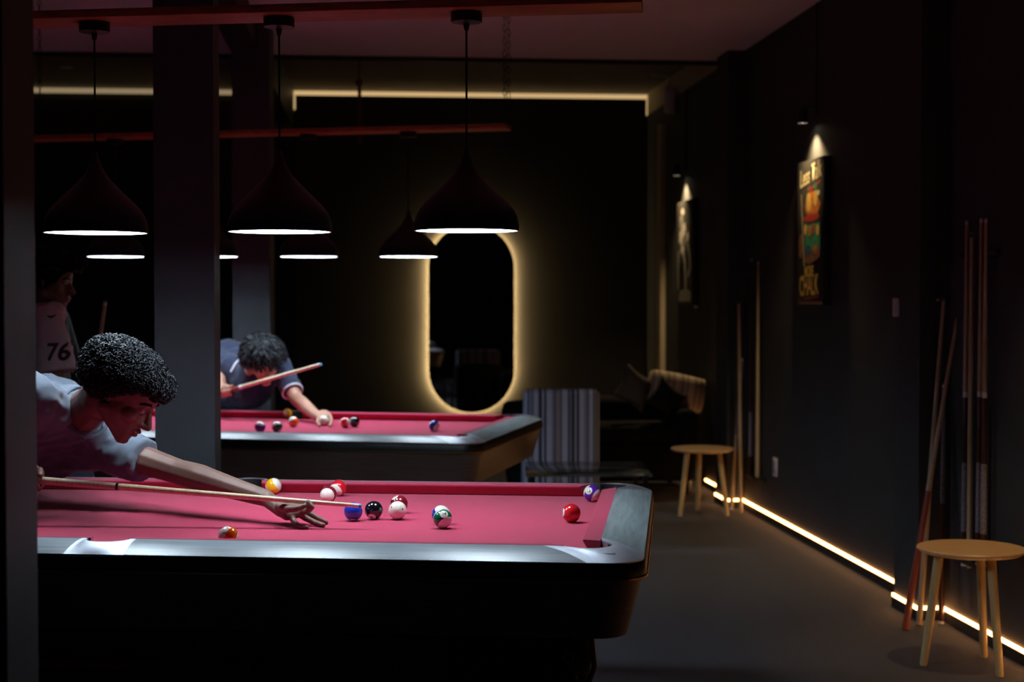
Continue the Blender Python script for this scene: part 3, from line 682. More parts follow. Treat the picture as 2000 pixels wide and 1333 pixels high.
# the cue aimed over the near table
tipP = at(706, 989, 4.645); jn = at(229, 951, 4.70); dr = (jn-tipP).normalized()
t = cue('pale maple cue held by the leaning player and aimed over the near table', tipP+dr*1.47, tipP, m_pale, m_palek, r0=.0150, r1=.0062, ring=False)
F = frame_z(-dr).to_4x4()
bm = new(); lathe(bm, [(.0112, -.003), (.0112, .005)], 16, (0, 0, 0), True, True)
for v in bm.verts: v.co = F@v.co+(jn-t.location)
obj('joint_ring', bm, m_black, t)
# cues on wall rack near
def wallcue(px, pyt, pyb, label, off=.035, a=AW, **k):
    a_ = a-off
    D = ray(px, pyb); _, b, z0 = hit_a(px, pyb, a_); _, _, z1 = hit_a(px, pyt, a_)
    return cue(label, rw(a_, b, z0), rw(a_, b, z1), **k)
g = 'cues upright in the near wall rack'
wallcue(1883, 430, 1106, 'leftmost cue in the near wall rack, with a pale ring at mid height', shaft=m_palek, wrap=True, group=g)
wallcue(1893, 455, 1110, 'plain reddish cue second from left in the near wall rack, without ring', shaft=m_palek, buttm=m_palek, ring=False, ferr=False, cap=m_palek, group=g, r0=.013, r1=.009)
wallcue(1911, 426, 1108, 'third cue from left in the near wall rack, with speckled grip and pale ring', shaft=m_palek, wrap=True, group=g)
wallcue(1920, 426, 1112, 'rightmost cue in the near wall rack, with brown shaft and pale ring', shaft=m_palek, wrap=True, group=g)
def rack(pxl, pxr, pyt, pyb, label):
    a_ = AW; _, b0, zt = hit_a(pxl, pyt, AW-.03); _, b1, zb = hit_a(pxr, pyb, AW-.03)
    t = thing('cue_rack', label, 'cue rack', rw(AW, (b0+b1)/2, zb), PHI, 'cue racks on the right wall'); hb = abs(b0-b1)/2+.05
    bm = new(); box(bm, (-.055, -hb, -.02), (0, hb, 0), None, .003); obj('bottom_holder', bm, m_black, t)
    bm = new(); box(bm, (-.02, -hb, zt-zb-.012), (0, hb, zt-zb+.012), None, .003); ob = obj('clip_rail', bm, m_black, t)
rack(1878, 1926, 497, 1108, 'black wall rack holding four cues behind the near stool')
g = 'cues upright in the far wall rack'
wallcue(1466, 505, 934, 'dark speckled cue in the far wall rack', shaft=m_butt, wrap=True, group=g, ring=False)
wallcue(1479, 510, 934, 'pale plain cue in the far wall rack', shaft=m_palek, buttm=m_palek, ring=False, group=g, cap=m_palek)
rack(1462, 1484, 535, 934, 'black wall rack holding two cues beside the far pilaster')
# leaning ones
def rest(label, foot, top, group=None, m=m_palek):
    foot, top = Vector(foot), Vector(top); d = (top-foot); L = d.length; F = frame_z(d).to_4x4()
    t = thing('bridge_stick', label, 'bridge stick', foot, 0, group)
    bm = new(); lathe(bm, [(.013, 0), (.013, L*.3), (.008, L)], 14, (0, 0, 0), True, True)
    for v in bm.verts: v.co = F@v.co
    obj('shaft', bm, m, t)
    bm = new(); o = F@Vector((0, 0, L))
    tube(bm, [o+RB*-.02+RA*-.035+Vector((0, 0, .004)), o+Vector((0, 0, .010)), o+RA*.012+RB*.02+Vector((0, 0, .006))], .006, 8); obj('cross_head', bm, m_alu, t)
    return t
fl = lambda px, py: onz(px, py, .003)
A_ = fl(1795, 1221); rest('long pale bridge stick with a cross head leaning at the near pilaster', A_, at(1843, 588, 7.06))
A_ = fl(1768, 1230); cue('red-brown butted cue leaning across the bridge stick at the near pilaster', A_, at(1875, 590, 6.98), shaft=m_palek, buttm=m_buttred, ring=False, cap=m_buttred, joint=.42, r0=.017)
A_ = fl(1838, 1219); cue('short dark cue with a white butt cap standing in the corner behind the leaning sticks', A_, at(1844, 750, 7.02), shaft=m_wrap, buttm=m_butt, r0=.0135, r1=.009, cap=m_ferr, ring=False)
A_ = fl(1447, 1002); rest('tall pale bridge stick standing against the far pilaster', A_, at(1443, 592, 10.72))
A_ = fl(1428, 995); cue('dim cue with a white butt cap leaning at the far pilaster', A_, at(1450, 700, 10.68), shaft=m_wrap, buttm=m_palek, ring=False)

# ------------------------------------------------------------------ stools
def stool(c, feet_ang, z_top, label, legs_r=.185):
    t = thing('round_stool', label, 'stool', (c[0], c[1], 0), 0, 'three-legged wooden stools')
    bm = new(); R = .212; lathe(bm, [(.001, z_top), (R-.004, z_top), (R, z_top-.004), (R, z_top-.010), (R-.022, z_top-.022), (.001, z_top-.022)], 56); obj('seat', bm, m_ashtop, t, ang=30)
    for a in feet_ang:
        a = radians(a); f = Vector((cos(a)*legs_r, sin(a)*legs_r, 0)); tp = Vector((cos(a)*.125, sin(a)*.125, z_top-.022))
        bm = new(); lathe(bm, [(.0135, 0), (.015, .01), (.019, (tp-f).length)], 16, (0, 0, 0), True, True); F = frame_z(tp-f).to_4x4()
        for v in bm.verts: v.co = F@v.co+f
        for v in bm.verts:
            if v.co.z < .001: v.co.z = .001
            if v.co.z > z_top-.02: v.co.z = z_top-.02
        obj('leg', bm, m_ashleg, t)
stool((1.829, 6.184), (176, -70, 57), .478, 'near round birch stool by the cue rack at right')
stool((1.292, 10.57), (210, -30, 92), .455, 'far round birch stool in front of the dark sofa')

# ------------------------------------------------------------------ seating at the back
def softbox(bm, lo, hi, bev, mtx=None, seg=4):
    r = bmesh.ops.create_cube(bm, size=1); vs = r['verts']
    for v in vs: v.co = Vector([lo[i]+(v.co[i]+.5)*(hi[i]-lo[i]) for i in range(3)])
    es = list({e for v in vs for e in v.link_edges})
    rr_ = bmesh.ops.bevel(bm, geom=es, offset=bev, segments=seg, affect='EDGES', profile=.5)
    vs = {v for f in rr_['faces'] for v in f.verts}
    if mtx is not None:
        for v in vs: v.co = mtx@v.co
dk = (.020, .022, .030); pl_ = (.25, .27, .38); md_ = (.13, .15, .22); br = (.16, .14, .16)
st = []; x = 0; seq = [(pl_, 3), (dk, 1), (md_, 2), (dk, .7), (pl_, 3), (dk, 2.2), (pl_, 1), (dk, 1.6), (pl_, 3), (md_, 1.5), (dk, .8), (br, 3), (dk, .8), (pl_, 3.5), (dk, 1), (md_, 1.2), (dk, 2), (pl_, 1), (dk, 1.5), (pl_, 3), (md_, 2), (dk, .8), (pl_, 2.5), (dk, .8), (br, 1.5), (dk, .6), (pl_, 2)]
tot = sum(s for _, s in seq); acc = 0
for c_, s in seq: st.append((acc/tot, c_)); acc += s
WCH = .51; m_str = stripes_mat('striped_upholstery', (0, 1/(WCH+.02), .5), st)
pc = at(1097, 762, 10.4)
t = thing('striped_armchair', 'high-backed grey striped armchair turned away, right of the far table', 'armchair', (pc.x, pc.y, 0), .02)
hh = pc.z
bm = new(); softbox(bm, (-WCH/2, 0, .12), (WCH/2, .16, hh), .035); obj('backrest', bm, m_str, t)
bm = new(); softbox(bm, (-WCH/2, .15, .14), (WCH/2, .62, .44), .04); obj('seat', bm, m_str, t)
for sx in (-1, 1):
    bm = new(); softbox(bm, (sx*WCH/2-.05, .12, .14), (sx*WCH/2+.05, .60, .60), .04); obj('armrest', bm, m_str, t) if False else bm.free()
    for y in (.04, .56):
        bm = new(); tube(bm, [(sx*.2, y, .14), (sx*.21, y, 0)], [.02, .013], 10); obj('leg', bm, m_black, t)
pc2 = at(1010, 789, 11.12)
t = thing('tub_chair', 'low black rounded chair peeking between the far table and the striped armchair', 'chair', (pc2.x+.17, pc2.y+.22, 0))
bm = new()
for k in range(13):
    pass
prof = [(.24, .10), (.27, .30), (.285, pc2.z-.07), (.27, pc2.z-.015), (.245, pc2.z), (.215, pc2.z-.02), (.20, .44)]
lathe(bm, prof, 32, (0, 0, 0), True, False); obj('shell', bm, m_sofa, t, ang=60)
bm = new(); lathe(bm, [(.205, .36), (.205, .44), (.17, .47), (.001, .475)], 32, (0, 0, 0)); obj('seat', bm, m_sofa, t, ang=60)
for k in range(4):
    a = pi/4+k*pi/2; bm = new(); tube(bm, [(cos(a)*.17, sin(a)*.17, .11), (cos(a)*.2, sin(a)*.2, 0)], .014, 8); obj('leg', bm, m_black, t)
# sofa
so = thing('sofa', 'black low sofa in the back right corner behind the far stool', 'sofa', rw(1.93, 11.45, 0), PHI)
W2 = .50
bm = new(); softbox(bm, (-W2, 0, .10), (W2, .85, .40), .05); obj('base', bm, m_sofa, so)
bm = new(); softbox(bm, (-W2+.14, .0, .38), (W2-.14, .62, .52), .06); obj('seat_cushion', bm, m_sofa, so)
bm = new(); softbox(bm, (-W2, .60, .35), (W2, .90, .70), .08); obj('backrest', bm, m_sofa, so)
for sx in (-1, 1):
    bm = new(); softbox(bm, (sx*(W2-.07)-.09, .0, .12), (sx*(W2-.07)+.09, .75, .64), .07); obj('armrest', bm, m_sofa, so)
    for y in (.08, .8):
        bm = new(); tube(bm, [(sx*.45, y, .12), (sx*.45, y, 0)], .02, 8); obj('leg', bm, m_black, so)
def pillow(name, c, wd, hg, th, rot, mat, label, pinch=.35, group=None):
    bm = new(); n = 16; g_ = {}
    for s in (-1, 1):
        for i in range(n+1):
            for j in range(n+1):
                u, v = 2*i/n-1, 2*j/n-1; e = max(0, (1-u*u)*(1-v*v))**.45
                k = 1-.10*pinch*((1-u*u)+(1-v*v))*.9
                g_[s, i, j] = bm.verts.new((u*wd/2*(1-.12*(1-v*v)*pinch), s*th/2*e, v*hg/2*(1-.12*(1-u*u)*pinch)))
    for s in (-1, 1):
        for i in range(n):
            for j in range(n): bm.faces.new((g_[s, i, j], g_[s, i+1, j], g_[s, i+1, j+1], g_[s, i, j+1]))
    bmesh.ops.remove_doubles(bm, verts=bm.verts[:], dist=1e-5)
    o = obj(name, bm, mat, None, ang=180); o.location = c; o.rotation_euler = rot; tag(o, label, 'cushion', group); return o
m_pillstr = stripes_mat('striped_cushion', (0, 9.0, .3), [(0, (.85, .70, .50)), (.35, (.62, .50, .36)), (.5, (.36, .29, .22)), (.62, (.75, .60, .42)), (.85, (.45, .36, .27))])
c_ = at(1320, 765, 11.98); pillow('striped_cushion', c_, .43, .27, .20, (-.3, .20, PHI), m_pillstr, 'cream striped cushion slumped over the back of the black sofa', -.6, 'cushions on the sofa')
c_ = at(1300, 780, 11.78); pillow('black_cushion', c_, .26, .26, .10, (-.2, .78-.1, PHI), m_cushdk, 'black pointed cushion in front of the cream striped one', 1.6, 'cushions on the sofa')
c_ = at(1240, 760, 11.9); pillow('taupe_cushion', c_, .30, .30, .12, (-.2, .55, PHI+.2), m_cushdim, 'dim taupe cushion standing on its corner at the left of the sofa', 1.6, 'cushions on the sofa')
# glass coffee table
p0 = at(1125, 927, 9.05); 
t = thing('coffee_table', 'low glass-topped coffee table in front of the striped armchair', 'coffee table', (.42, 9.45, 0), .0)
m_glass = M('clear_glass', (.75, .9, .95), .12, spec=.3); m_glass.node_tree.nodes['Principled BSDF'].inputs['Transmission Weight'].default_value = 1.0
zt2 = .44
bm = new(); box(bm, (-.34, -.40, zt2-.01), (.40, .38, zt2), None, .002); obj('glass_top', bm, m_glass, t)
for sx in (-.30, .36):
    for sy in (-.36, .34):
        bm = new(); box(bm, (sx-.015, sy-.015, 0), (sx+.015, sy+.015, zt2-.01)); obj('leg', bm, m_black, t, False)

# ------------------------------------------------------------------ under the near table: cues and a black bag
u = lambda a, v, z: tpt(NT, a, v, z)
g = 'cues stored on the ledge under the near table'
cue('upper dark cue with a pale ring stored under the near table', u(.88, .24, .555), u(-.5, .26, .56), shaft=m_butt, joint=.40, group=g)
cue('lower dark cue with a pale ring stored under the near table', u(.90, .19, .530), u(-.5, .21, .535), shaft=m_butt, joint=.40, group=g)

c_ = tpt(NT, 1.10, .20, .0); t = thing('black_bag', 'lumpy black bag slung under the right end of the near table', 'bag', c_, NT[2])
bm = new(); v0 = softbox(bm, (-.20, -.07, .30), (.17, .12, .575), .05, None, 5)
bmesh.ops.subdivide_edges(bm, edges=bm.edges[:], cuts=2, use_grid_fill=True)
for v in bm.verts: v.co += Vector((noise.noise(v.co*9), noise.noise(v.co*9+Vector((5, 0, 0))), noise.noise(v.co*8+Vector((0, 7, 0)))))*.035
obj('bag_body', bm, m_sofa, t, ang=180)
bm = new(); tube(bm, [(.14, -.02, .575), (.19, -.05, .55), (.20, -.07, .46), (.17, -.09, .38)], .008, 8); obj('strap', bm, m_skirt, t)
for x, z in ((.155, .555), (.13, .49), (.165, .44)):
    bm = new(); tube(bm, [(x+.014*cos(k*pi/6), -.098, z+.014*sin(k*pi/6)) for k in range(13)], .003, 6, False); obj('buckle', bm, m_bronze, t)

# ------------------------------------------------------------------ people
def ico(c, r, sub=2):
    b = new(); bmesh.ops.create_icosphere(b, subdivisions=sub, radius=1)
    r = r if hasattr(r, '__len__') else (r, r, r); out = [Vector((v.co.x*r[0], v.co.y*r[1], v.co.z*r[2]))+Vector(c) for v in b.verts]; b.free(); return out
_unit = {}
def unit(sub):
    if sub not in _unit:
        b = new(); bmesh.ops.create_icosphere(b, subdivisions=sub, radius=1); _unit[sub] = [v.co.copy() for v in b.verts]; b.free()
    return _unit[sub]
def hull(bm, sph, sub=2):
    pts = []
    for c, r in sph:
        c = Vector(c); rr3 = r if hasattr(r, '__len__') else (r, r, r)
        pts += [c+Vector((p.x*rr3[0], p.y*rr3[1], p.z*rr3[2])) for p in unit(sub)]
    b = new(); vs = [b.verts.new(p) for p in pts]; res = bmesh.ops.convex_hull(b, input=vs)
    used = {v for f in b.faces for v in f.verts}; bmesh.ops.delete(b, geom=[v for v in b.verts if v not in used], context='VERTS')
    me = bpy.data.meshes.new('h'); b.to_mesh(me); b.free(); bm.from_mesh(me); bpy.data.meshes.remove(me)
def chainhull(bm, pts, sub=2):
    for a, b in zip(pts, pts[1:]): hull(bm, [a, b], sub)
def frust(bm, p, rp, q, rq, n=20):
    p, q = Vector(p), Vector(q); R = frame_z(q-p); a = [bm.verts.new(p+R@Vector((rp*cos(2*pi*k/n), rp*sin(2*pi*k/n), 0))) for k in range(n)]
    b = [bm.verts.new(q+R@Vector((rq*cos(2*pi*k/n), rq*sin(2*pi*k/n), 0))) for k in range(n)]
    for k in range(n): bm.faces.new((a[k], a[(k+1) % n], b[(k+1) % n], b[k]))
    bm.faces.new(a[::-1]); bm.faces.new(b)
def remesh(name, bm, vox, sm, mat, parent, org, disp=0, dscale=9, stretch=(1, 1, 1)):
    me = bpy.data.meshes.new(name); bm.to_mesh(me); bm.free(); o = bpy.data.objects.new(name, me); COL.objects.link(o)
    md = o.modifiers.new('r', 'REMESH'); md.mode = 'VOXEL'; md.voxel_size = vox
    if sm: s = o.modifiers.new('s', 'SMOOTH'); s.factor = .5; s.iterations = sm
    m2 = evaluated(o); bpy.data.objects.remove(o); bpy.data.meshes.remove(me)
    if disp:
        nr = [v.normal.copy() for v in m2.vertices]
        for v, n_ in zip(m2.vertices, nr):
            p = Vector((v.co.x*stretch[0], v.co.y*stretch[1], v.co.z*stretch[2]))*dscale
            f = noise.noise(p)+.5*noise.noise(p*2.3); f = 1-abs(f)*2
            v.co += n_*f*disp
    m2.transform(Matrix.Translation(-Vector(org)))
    return obj(name, m2, mat, parent, ang=180)
def head_frame(c, f, up, s):
    f = Vector(f).normalized(); up = Vector(up); up = (up-f*up.dot(f)).normalized(); l = up.cross(f)
    return Matrix.Translation(c)@Matrix((f, l, up)).transposed().to_4x4()@Matrix.Scale(s, 4)
def add_head(bm, HF):
    b = new()
    E = lambda c, r: hull(b, [(c, r)], 3)
    E((-.012, 0, .034), (.098, .077, .088)); E((.030, 0, -.02), (.060, .062, .085)); E((.02, 0, .03), (.075, .070, .075))
    hull(b, [((-.005, .046, -.055), .018), ((-.005, -.046, -.055), .018), ((.074, .010, -.103), .016), ((.074, -.010, -.103), .016), ((.05, 0, -.03), .05)], 2)
    E((.079, 0, -.103), (.016, .018, .014))
    hull(b, [((.078, .032, .020), .012), ((.078, -.032, .020), .012), ((.084, 0, .022), .012)])
    hull(b, [((.088, 0, .006), .008), ((.116, 0, -.032), .0105)]); hull(b, [((.116, 0, -.034), .010), ((.098, .011, -.038), .0085), ((.098, -.011, -.038), .0085)])
    E((.094, 0, -.060), (.012, .022, .007)); E((.091, 0, -.074), (.012, .019, .008)); E((.058, .038, -.026), .027); E((.058, -.038, -.026), .027)
    for s in (-1, 1):
        hull(b, [((-.010, s*.076, .014), (.010, .005, .010)), ((-.006, s*.082, .018), (.008, .004, .010)), ((.0, s*.077, -.022), (.007, .004, .008))])
        E((.074, s*.031, .002), (.0135, .0145, .0125))
    hull(b, [((-.03, 0, -.03), .055), ((-.035, 0, -.07), .052)])
    for v in b.verts: v.co = HF@v.co
    me = bpy.data.meshes.new('h'); b.to_mesh(me); b.free(); bm.from_mesh(me); bpy.data.meshes.remove(me)
def face_bits(t, HF, org, skin):
    for s in (-1, 1):
        bm = new(); bmesh.ops.create_uvsphere(bm, u_segments=16, v_segments=10, radius=.0118, matrix=Matrix.Translation((.0785, s*.031, -.001)))
        for v in bm.verts: v.co = HF@v.co-org
        e = obj('eye', bm, m_eye, t)
        bm = new(); bmesh.ops.create_uvsphere(bm, u_segments=12, v_segments=8, radius=.0058, matrix=Matrix.Translation((.0852, s*.031, -.005)))
        for v in bm.verts: v.co = HF@v.co-org
        obj('iris', bm, m_iris, e)
        bm = new(); tube(bm, [HF@Vector(p)-org for p in ((.092, s*.012, .021), (.092, s*.026, .027), (.083, s*.042, .024), (.072, s*.052, .016))], [.003, .0042, .004, .002], 8); obj('eyebrow', bm, m_hair, t)
    bm = new(); hull(bm, [((.0995, 0, -.0615), (.0085, .021, .0042)), ((.0995, 0, -.0615), (.007, .018, .005))]); hull(bm, [((.0965, 0, -.0735), (.0085, .017, .0058))])
    for v in bm.verts: v.co = HF@v.co-org
    obj('lips', bm, m_lip, t)
def lumpy(p): return 1+.30*noise.noise(p*22)+.18*max(0, p.x-.03)/.06-.7*max(0, p.z-.06)/.05
def hair(t, HF, org, name, n, ext, curl, seed, mask, vox=.006, tube_r=.0016, wave=False, flat=False):
    """cap volume + thousands of curls rooted on it, one mesh"""
    rd = random.Random(seed); bm = new()
    base = [((-.018, 0, .042), (.104+ext*.4, .082+ext*.4, .092+ext*.4))] if not flat else [((-.018, 0, .036), (.107+ext*.4, .082+ext*.4, .080+ext*.4))]
    b = new(); bmesh.ops.create_icosphere(b, subdivisions=5, radius=1)
    c0_, r0_ = Vector(base[0][0]), base[0][1]
    for v in b.verts:
        p = Vector((v.co.x*r0_[0], v.co.y*r0_[1], v.co.z*r0_[2]))+c0_
        k = mask(p)*lumpy(p); q = noise.noise(p*45)*.35+noise.noise(p*90)*.2
        v.co = c0_+(p-c0_)*(1+(ext*5.0*max(k, 0)*(.72+q*.5)) if k > 0 else .80)
    for v in b.verts: v.co = HF@v.co-org
    cap = obj('hair_under', b, m_cap, t, ang=180)
    cnt = 0
    while cnt < n:
        d = Vector((rd.gauss(0, 1), rd.gauss(0, 1), rd.gauss(0, 1))).normalized()
        p = Vector((d.x*r0_[0], d.y*r0_[1], d.z*r0_[2]))+c0_; k = mask(p)
        if k <= .05: continue
        cnt += 1
        p = c0_+(p-c0_)*(1+ext*5.0*min(k, 1)*lumpy(p)*rd.uniform(.80, 1.15)); F = frame_z(d+Vector((rd.uniform(-.6, .6), rd.uniform(-.6, .6), rd.uniform(-.6, .6))))
        r_ = curl*rd.uniform(.7, 1.3); ph = rd.uniform(0, 6.28)
        if wave:
            dn = (Vector((0, 0, -1)) - d*Vector((0, 0, -1)).dot(d)+Vector((.25, rd.uniform(-.5, .5), .0))).normalized()
            pts = [p+dn*(.012*i)+d*(.006*sin(i*1.3+ph))+F.col[0]*(.004*cos(i*1.1+ph)) for i in range(5)]
            rads = [tube_r*1.2, tube_r*1.6, tube_r*1.6, tube_r*1.2, tube_r*.3]
        else:
            pts = [p+F@Vector((r_*cos(ph+i*1.15), r_*sin(ph+i*1.15), (i-3)*.0022)) for i in range(7)]; rads = tube_r
        tube(bm, pts, rads, 4, False)
    for v in bm.verts: v.co = HF@v.co-org
    o = obj(name, bm, m_hair, t, ang=180); cap.parent = o; return o
def hand_chain(bm, chains, sub=2):
    for c in chains: chainhull(bm, c, sub)

# ---- player 1, leaning over the near table
HF1 = head_frame(at(243, 766, 4.80), (.77, -.14, -.63), (.63, -.08, .77), 1.11)
org = Vector((-1.85, 5.95, 0)); p1 = thing('person', 'person in grey-blue T-shirt with curly black hair leaning over the near table, aiming a cue', 'person', org)
neck = at(160, 808, 4.97); chest = at(90, 842, 5.22); pelv = Vector((-1.78, 5.60, 1.0))
shL = at(198, 872, 5.12); elL = at(345, 921, 4.98); wrL = at(520, 974, 4.77)
shR = at(62, 782, 4.80); elR = at(-50, 712, 4.85); wrR = at(-60, 930, 4.82)
bm = new(); add_head(bm, HF1)
hull(bm, [(HF1@Vector((-.04, 0, -.05)), .064), (neck, .068)]); hull(bm, [(neck, .07), (chest, (.14, .14, .12))])
hull(bm, [(chest, .14), (pelv, .14)]); hull(bm, [(shL, .058), (chest, .12)]); hull(bm, [(shR, .06), (chest, .12)])
chainhull(bm, [(shL, .056), (shL.lerp(elL, .5), .050), (elL, .042)]); chainhull(bm, [(elL, .041), (elL.lerp(wrL, .25), .046), (elL.lerp(wrL, .6), .036), (wrL, .027)])
chainhull(bm, [(shR, .058), (elR, .044), (wrR, .03)])
# right hand closing round the butt
gc = tipP+dr*1.02
hull(bm, [(wrR, .030), (gc+Vector((0, .02, .02)), (.03, .02, .03))])
for k in range(4):
    o_ = dr*(-.03+.02*k); chainhull(bm, [(gc+o_+Vector((0, .028, .02)), .010), (gc+o_+Vector((0, .026, -.012)), .010), (gc+o_+Vector((0, -.004, -.026)), .009), (gc+o_+Vector((0, -.024, -.010)), .008)], 1)
chainhull(bm, [(gc+dr*-.03+Vector((0, .01, .03)), .012), (gc+dr*-.04+Vector((0, -.02, .018)), .010)], 1)
# left bridge hand
S = 1.08; Yh = 4.72
def hp(px, py, dY=0): return at(px, py, Yh+dY)
palm = [(hp(540, 986, .03), .020*S), (hp(548, 996, -.01), .019*S), (hp(584, 992, .04), .013*S), (hp(584, 1003, -.022), .013*S), (hp(560, 1008, -.035), .014*S)]
hull(bm, [(wrL, (.026, .026, .024)), (hp(540, 986, .03), .021*S), (hp(550, 998, -.01), .020*S)]); hull(bm, palm)
fr = .0088*S
bedY = lambda px, py: onz(px, py, BEDZ+.008)
chains = [
 [(hp(584, 995, .0), fr*1.2), (hp(600, 999, -.045), fr*1.1), (hp(609, 991, -.080), fr), (hp(602, 981, -.074), fr*.88)],      # index looped over the cue
 [(hp(585, 998, .015), fr*1.2), (hp(606, 1004, .012), fr*1.1), (hp(621, 1014, .01), fr), (onz(637.5, 1020.5, BEDZ+.0075), fr*.82)],
 [(hp(581, 1003, -.012), fr*1.15), (hp(598, 1013, -.018), fr*1.08), (hp(614, 1021, -.02), fr), (onz(632, 1026.5, BEDZ+.0072), fr*.78)],
 [(hp(568, 1008, -.035), fr*1.05), (hp(573, 1018, -.045), fr*.95), (onz(584, 1029, BEDZ+.007), fr*.8), (onz(600, 1031, BEDZ+.0065), fr*.7)],
 [(hp(545, 990, -.03), .014*S), (hp(562, 995, -.065), fr*1.3), (hp(580, 994, -.082), fr*1.1), (hp(594, 989, -.080), fr*.9)]]       # thumb
hand_chain(bm, chains)
thR = pelv+Vector((-.14, -.02, 0)); thL = pelv+Vector((.12, .05, 0))
for hp_, kn, an in ((thR, Vector((-2.02, 6.00, .60)), Vector((-2.05, 6.10, .09))), (thL, Vector((-1.66, 6.02, .62)), Vector((-1.66, 6.25, .09)))):
    chainhull(bm, [(hp_, .09), (kn, .06), (an, .042)]); hull(bm, [(an, .04), (an+Vector((.04, -.12, -.045)), .032)])
remesh('body', bm, .0034, 3, m_skin, p1, org)
face_bits(p1, HF1, org, m_skin)
def mask1(p):
    # hair everywhere above a line running from the brow to the nape, leaving face and ears
    lim = .046 if p.x > .055 else (.046-(.055-p.x)*1.05)
    lim = max(lim, -.055); return min(1, (p.z-lim)/.03)if p.z > lim else -1
hair(p1, HF1, org, 'curly_hair', 4200, .036, .0062, 3, mask1, tube_r=.0015, flat=True)
# T-shirt
bm = new(); hull(bm, [(neck+Vector((-.03, .02, -.0)), .088), (chest, (.155, .155, .15))]); hull(bm, [(chest+Vector((0, .02, .035)), .155), (pelv+Vector((0, 0, .0)), .155)])
hull(bm, [(chest+Vector((.02, 0, -.035)), .13), (pelv+Vector((.03, -.06, -.03)), .12)])
hull(bm, [(shR, .082), (chest, .14), (neck+Vector((-.06, 0, -.02)), .07)]); chainhull(bm, [(shR, .08), (shR.lerp(elR, .6), .072)])
hull(bm, [(shL, .078), (chest+Vector((.02, 0, -.02)), .12), (neck+Vector((.0, .06, -.04)), .06)])
cuf = shL.lerp(elL, .58); frust(bm, shL.lerp(elL, -.15), .080, cuf, .070)
hull(bm, [(shL.lerp(elL, .1)+Vector((0, 0, -.045)), .035), (shL.lerp(elL, .45)+Vector((0, 0, -.035)), .035)])
ts = remesh('t_shirt', bm, .0075, 4, m_tee, p1, org, .0075, 9, (1, 1, 1.4))
bm = new(); c_ = neck; R3 = frame_z(HF1.to_translation()-neck)
tube(bm, [c_+R3@Vector((.083*cos(a), .083*sin(a), .025))-org for a in [2*pi*k/24 for k in range(25)]], .006, 6, False); obj('collar', bm, m_tee, ts)
bm = new(); hull(bm, [(pelv, .155), (thR, .11)]); hull(bm, [(pelv, .155), (thL, .11)])
for hp_, kn, an in ((thR, Vector((-2.02, 6.00, .60)), Vector((-2.05, 6.10, .09))), (thL, Vector((-1.66, 6.02, .62)), Vector((-1.66, 6.25, .09)))):
    chainhull(bm, [(hp_, .105), (kn, .075), (an+Vector((0, 0, .03)), .062)])
remesh('trousers', bm, .012, 3, m_jeans, p1, org)
for an in (Vector((-2.05, 6.10, .09)), Vector((-1.66, 6.25, .09))):
    bm = new(); hull(bm, [(an+Vector((0, .02, -.045)), (.045, .05, .044)), (an+Vector((.05, -.15, -.052)), (.045, .05, .037))]); [setattr(v, 'co', v.co-org) for v in bm.verts]; obj('shoe', bm, m_shoe, p1)

# ---- player 2, beyond the far table
HF2 = head_frame(at(514, 706, 8.84), (.34, -.72, -.60), (.10, -.62, .78), 1.0)
org = Vector((-1.72, 9.45, 0)); p2 = thing('person', 'person in a navy polo with white collar bending over the far table', 'person', org)
neck = at(494, 712, 9.0); chest = at(492, 742, 9.12); mid = at(446, 718, 9.30); pelv = at(405, 735, 9.42)
shL = at(547, 716, 9.02); elL = at(578, 779, 8.84); wrL = at(622, 816, 8.56); shR = at(448, 714, 9.10); elR = at(420, 700, 9.2); wrR = at(436, 768, 8.95)
cb = at(452, 762, 8.80); ct = at(627, 712, 8.45)     # far cue: from the hand to the raised tip
cd = (ct-cb).normalized(); cbut = ct-cd*1.40
bm = new(); add_head(bm, HF2)
hull(bm, [(HF2@Vector((-.04, 0, -.05)), .056), (neck, .06)]); hull(bm, [(neck, .06), (chest, .12)]); hull(bm, [(chest, .12), (mid, .12)]); hull(bm, [(mid, .12), (pelv, .13)])
hull(bm, [(shL, .05), (chest, .11)]); hull(bm, [(shR, .05), (chest, .11)])
chainhull(bm, [(shL, .052), (shL.lerp(elL, .5), .047), (elL, .040)]); chainhull(bm, [(elL, .040), (elL.lerp(wrL, .3), .042), (wrL, .028)])
chainhull(bm, [(shR, .052), (elR, .04), (wrR, .028)])
# right hand: a grip round the cue
g0 = cb-cd*.03
hull(bm, [(wrR, .027), (g0+Vector((-.01, .02, .01)), (.026, .018, .030))])
for k in range(4):
    o_ = cd*(-.03+.019*k); chainhull(bm, [(g0+o_+Vector((-.005, .026, .012)), .010), (g0+o_+Vector((0, .010, -.026)), .0095), (g0+o_+Vector((0, -.018, -.018)), .009), (g0+o_+Vector((0, -.022, .006)), .008)], 1)
chainhull(bm, [(g0+Vector((.01, .02, .02)), .012), (g0+cd*.04+Vector((0, -.006, .020)), .010)], 1)
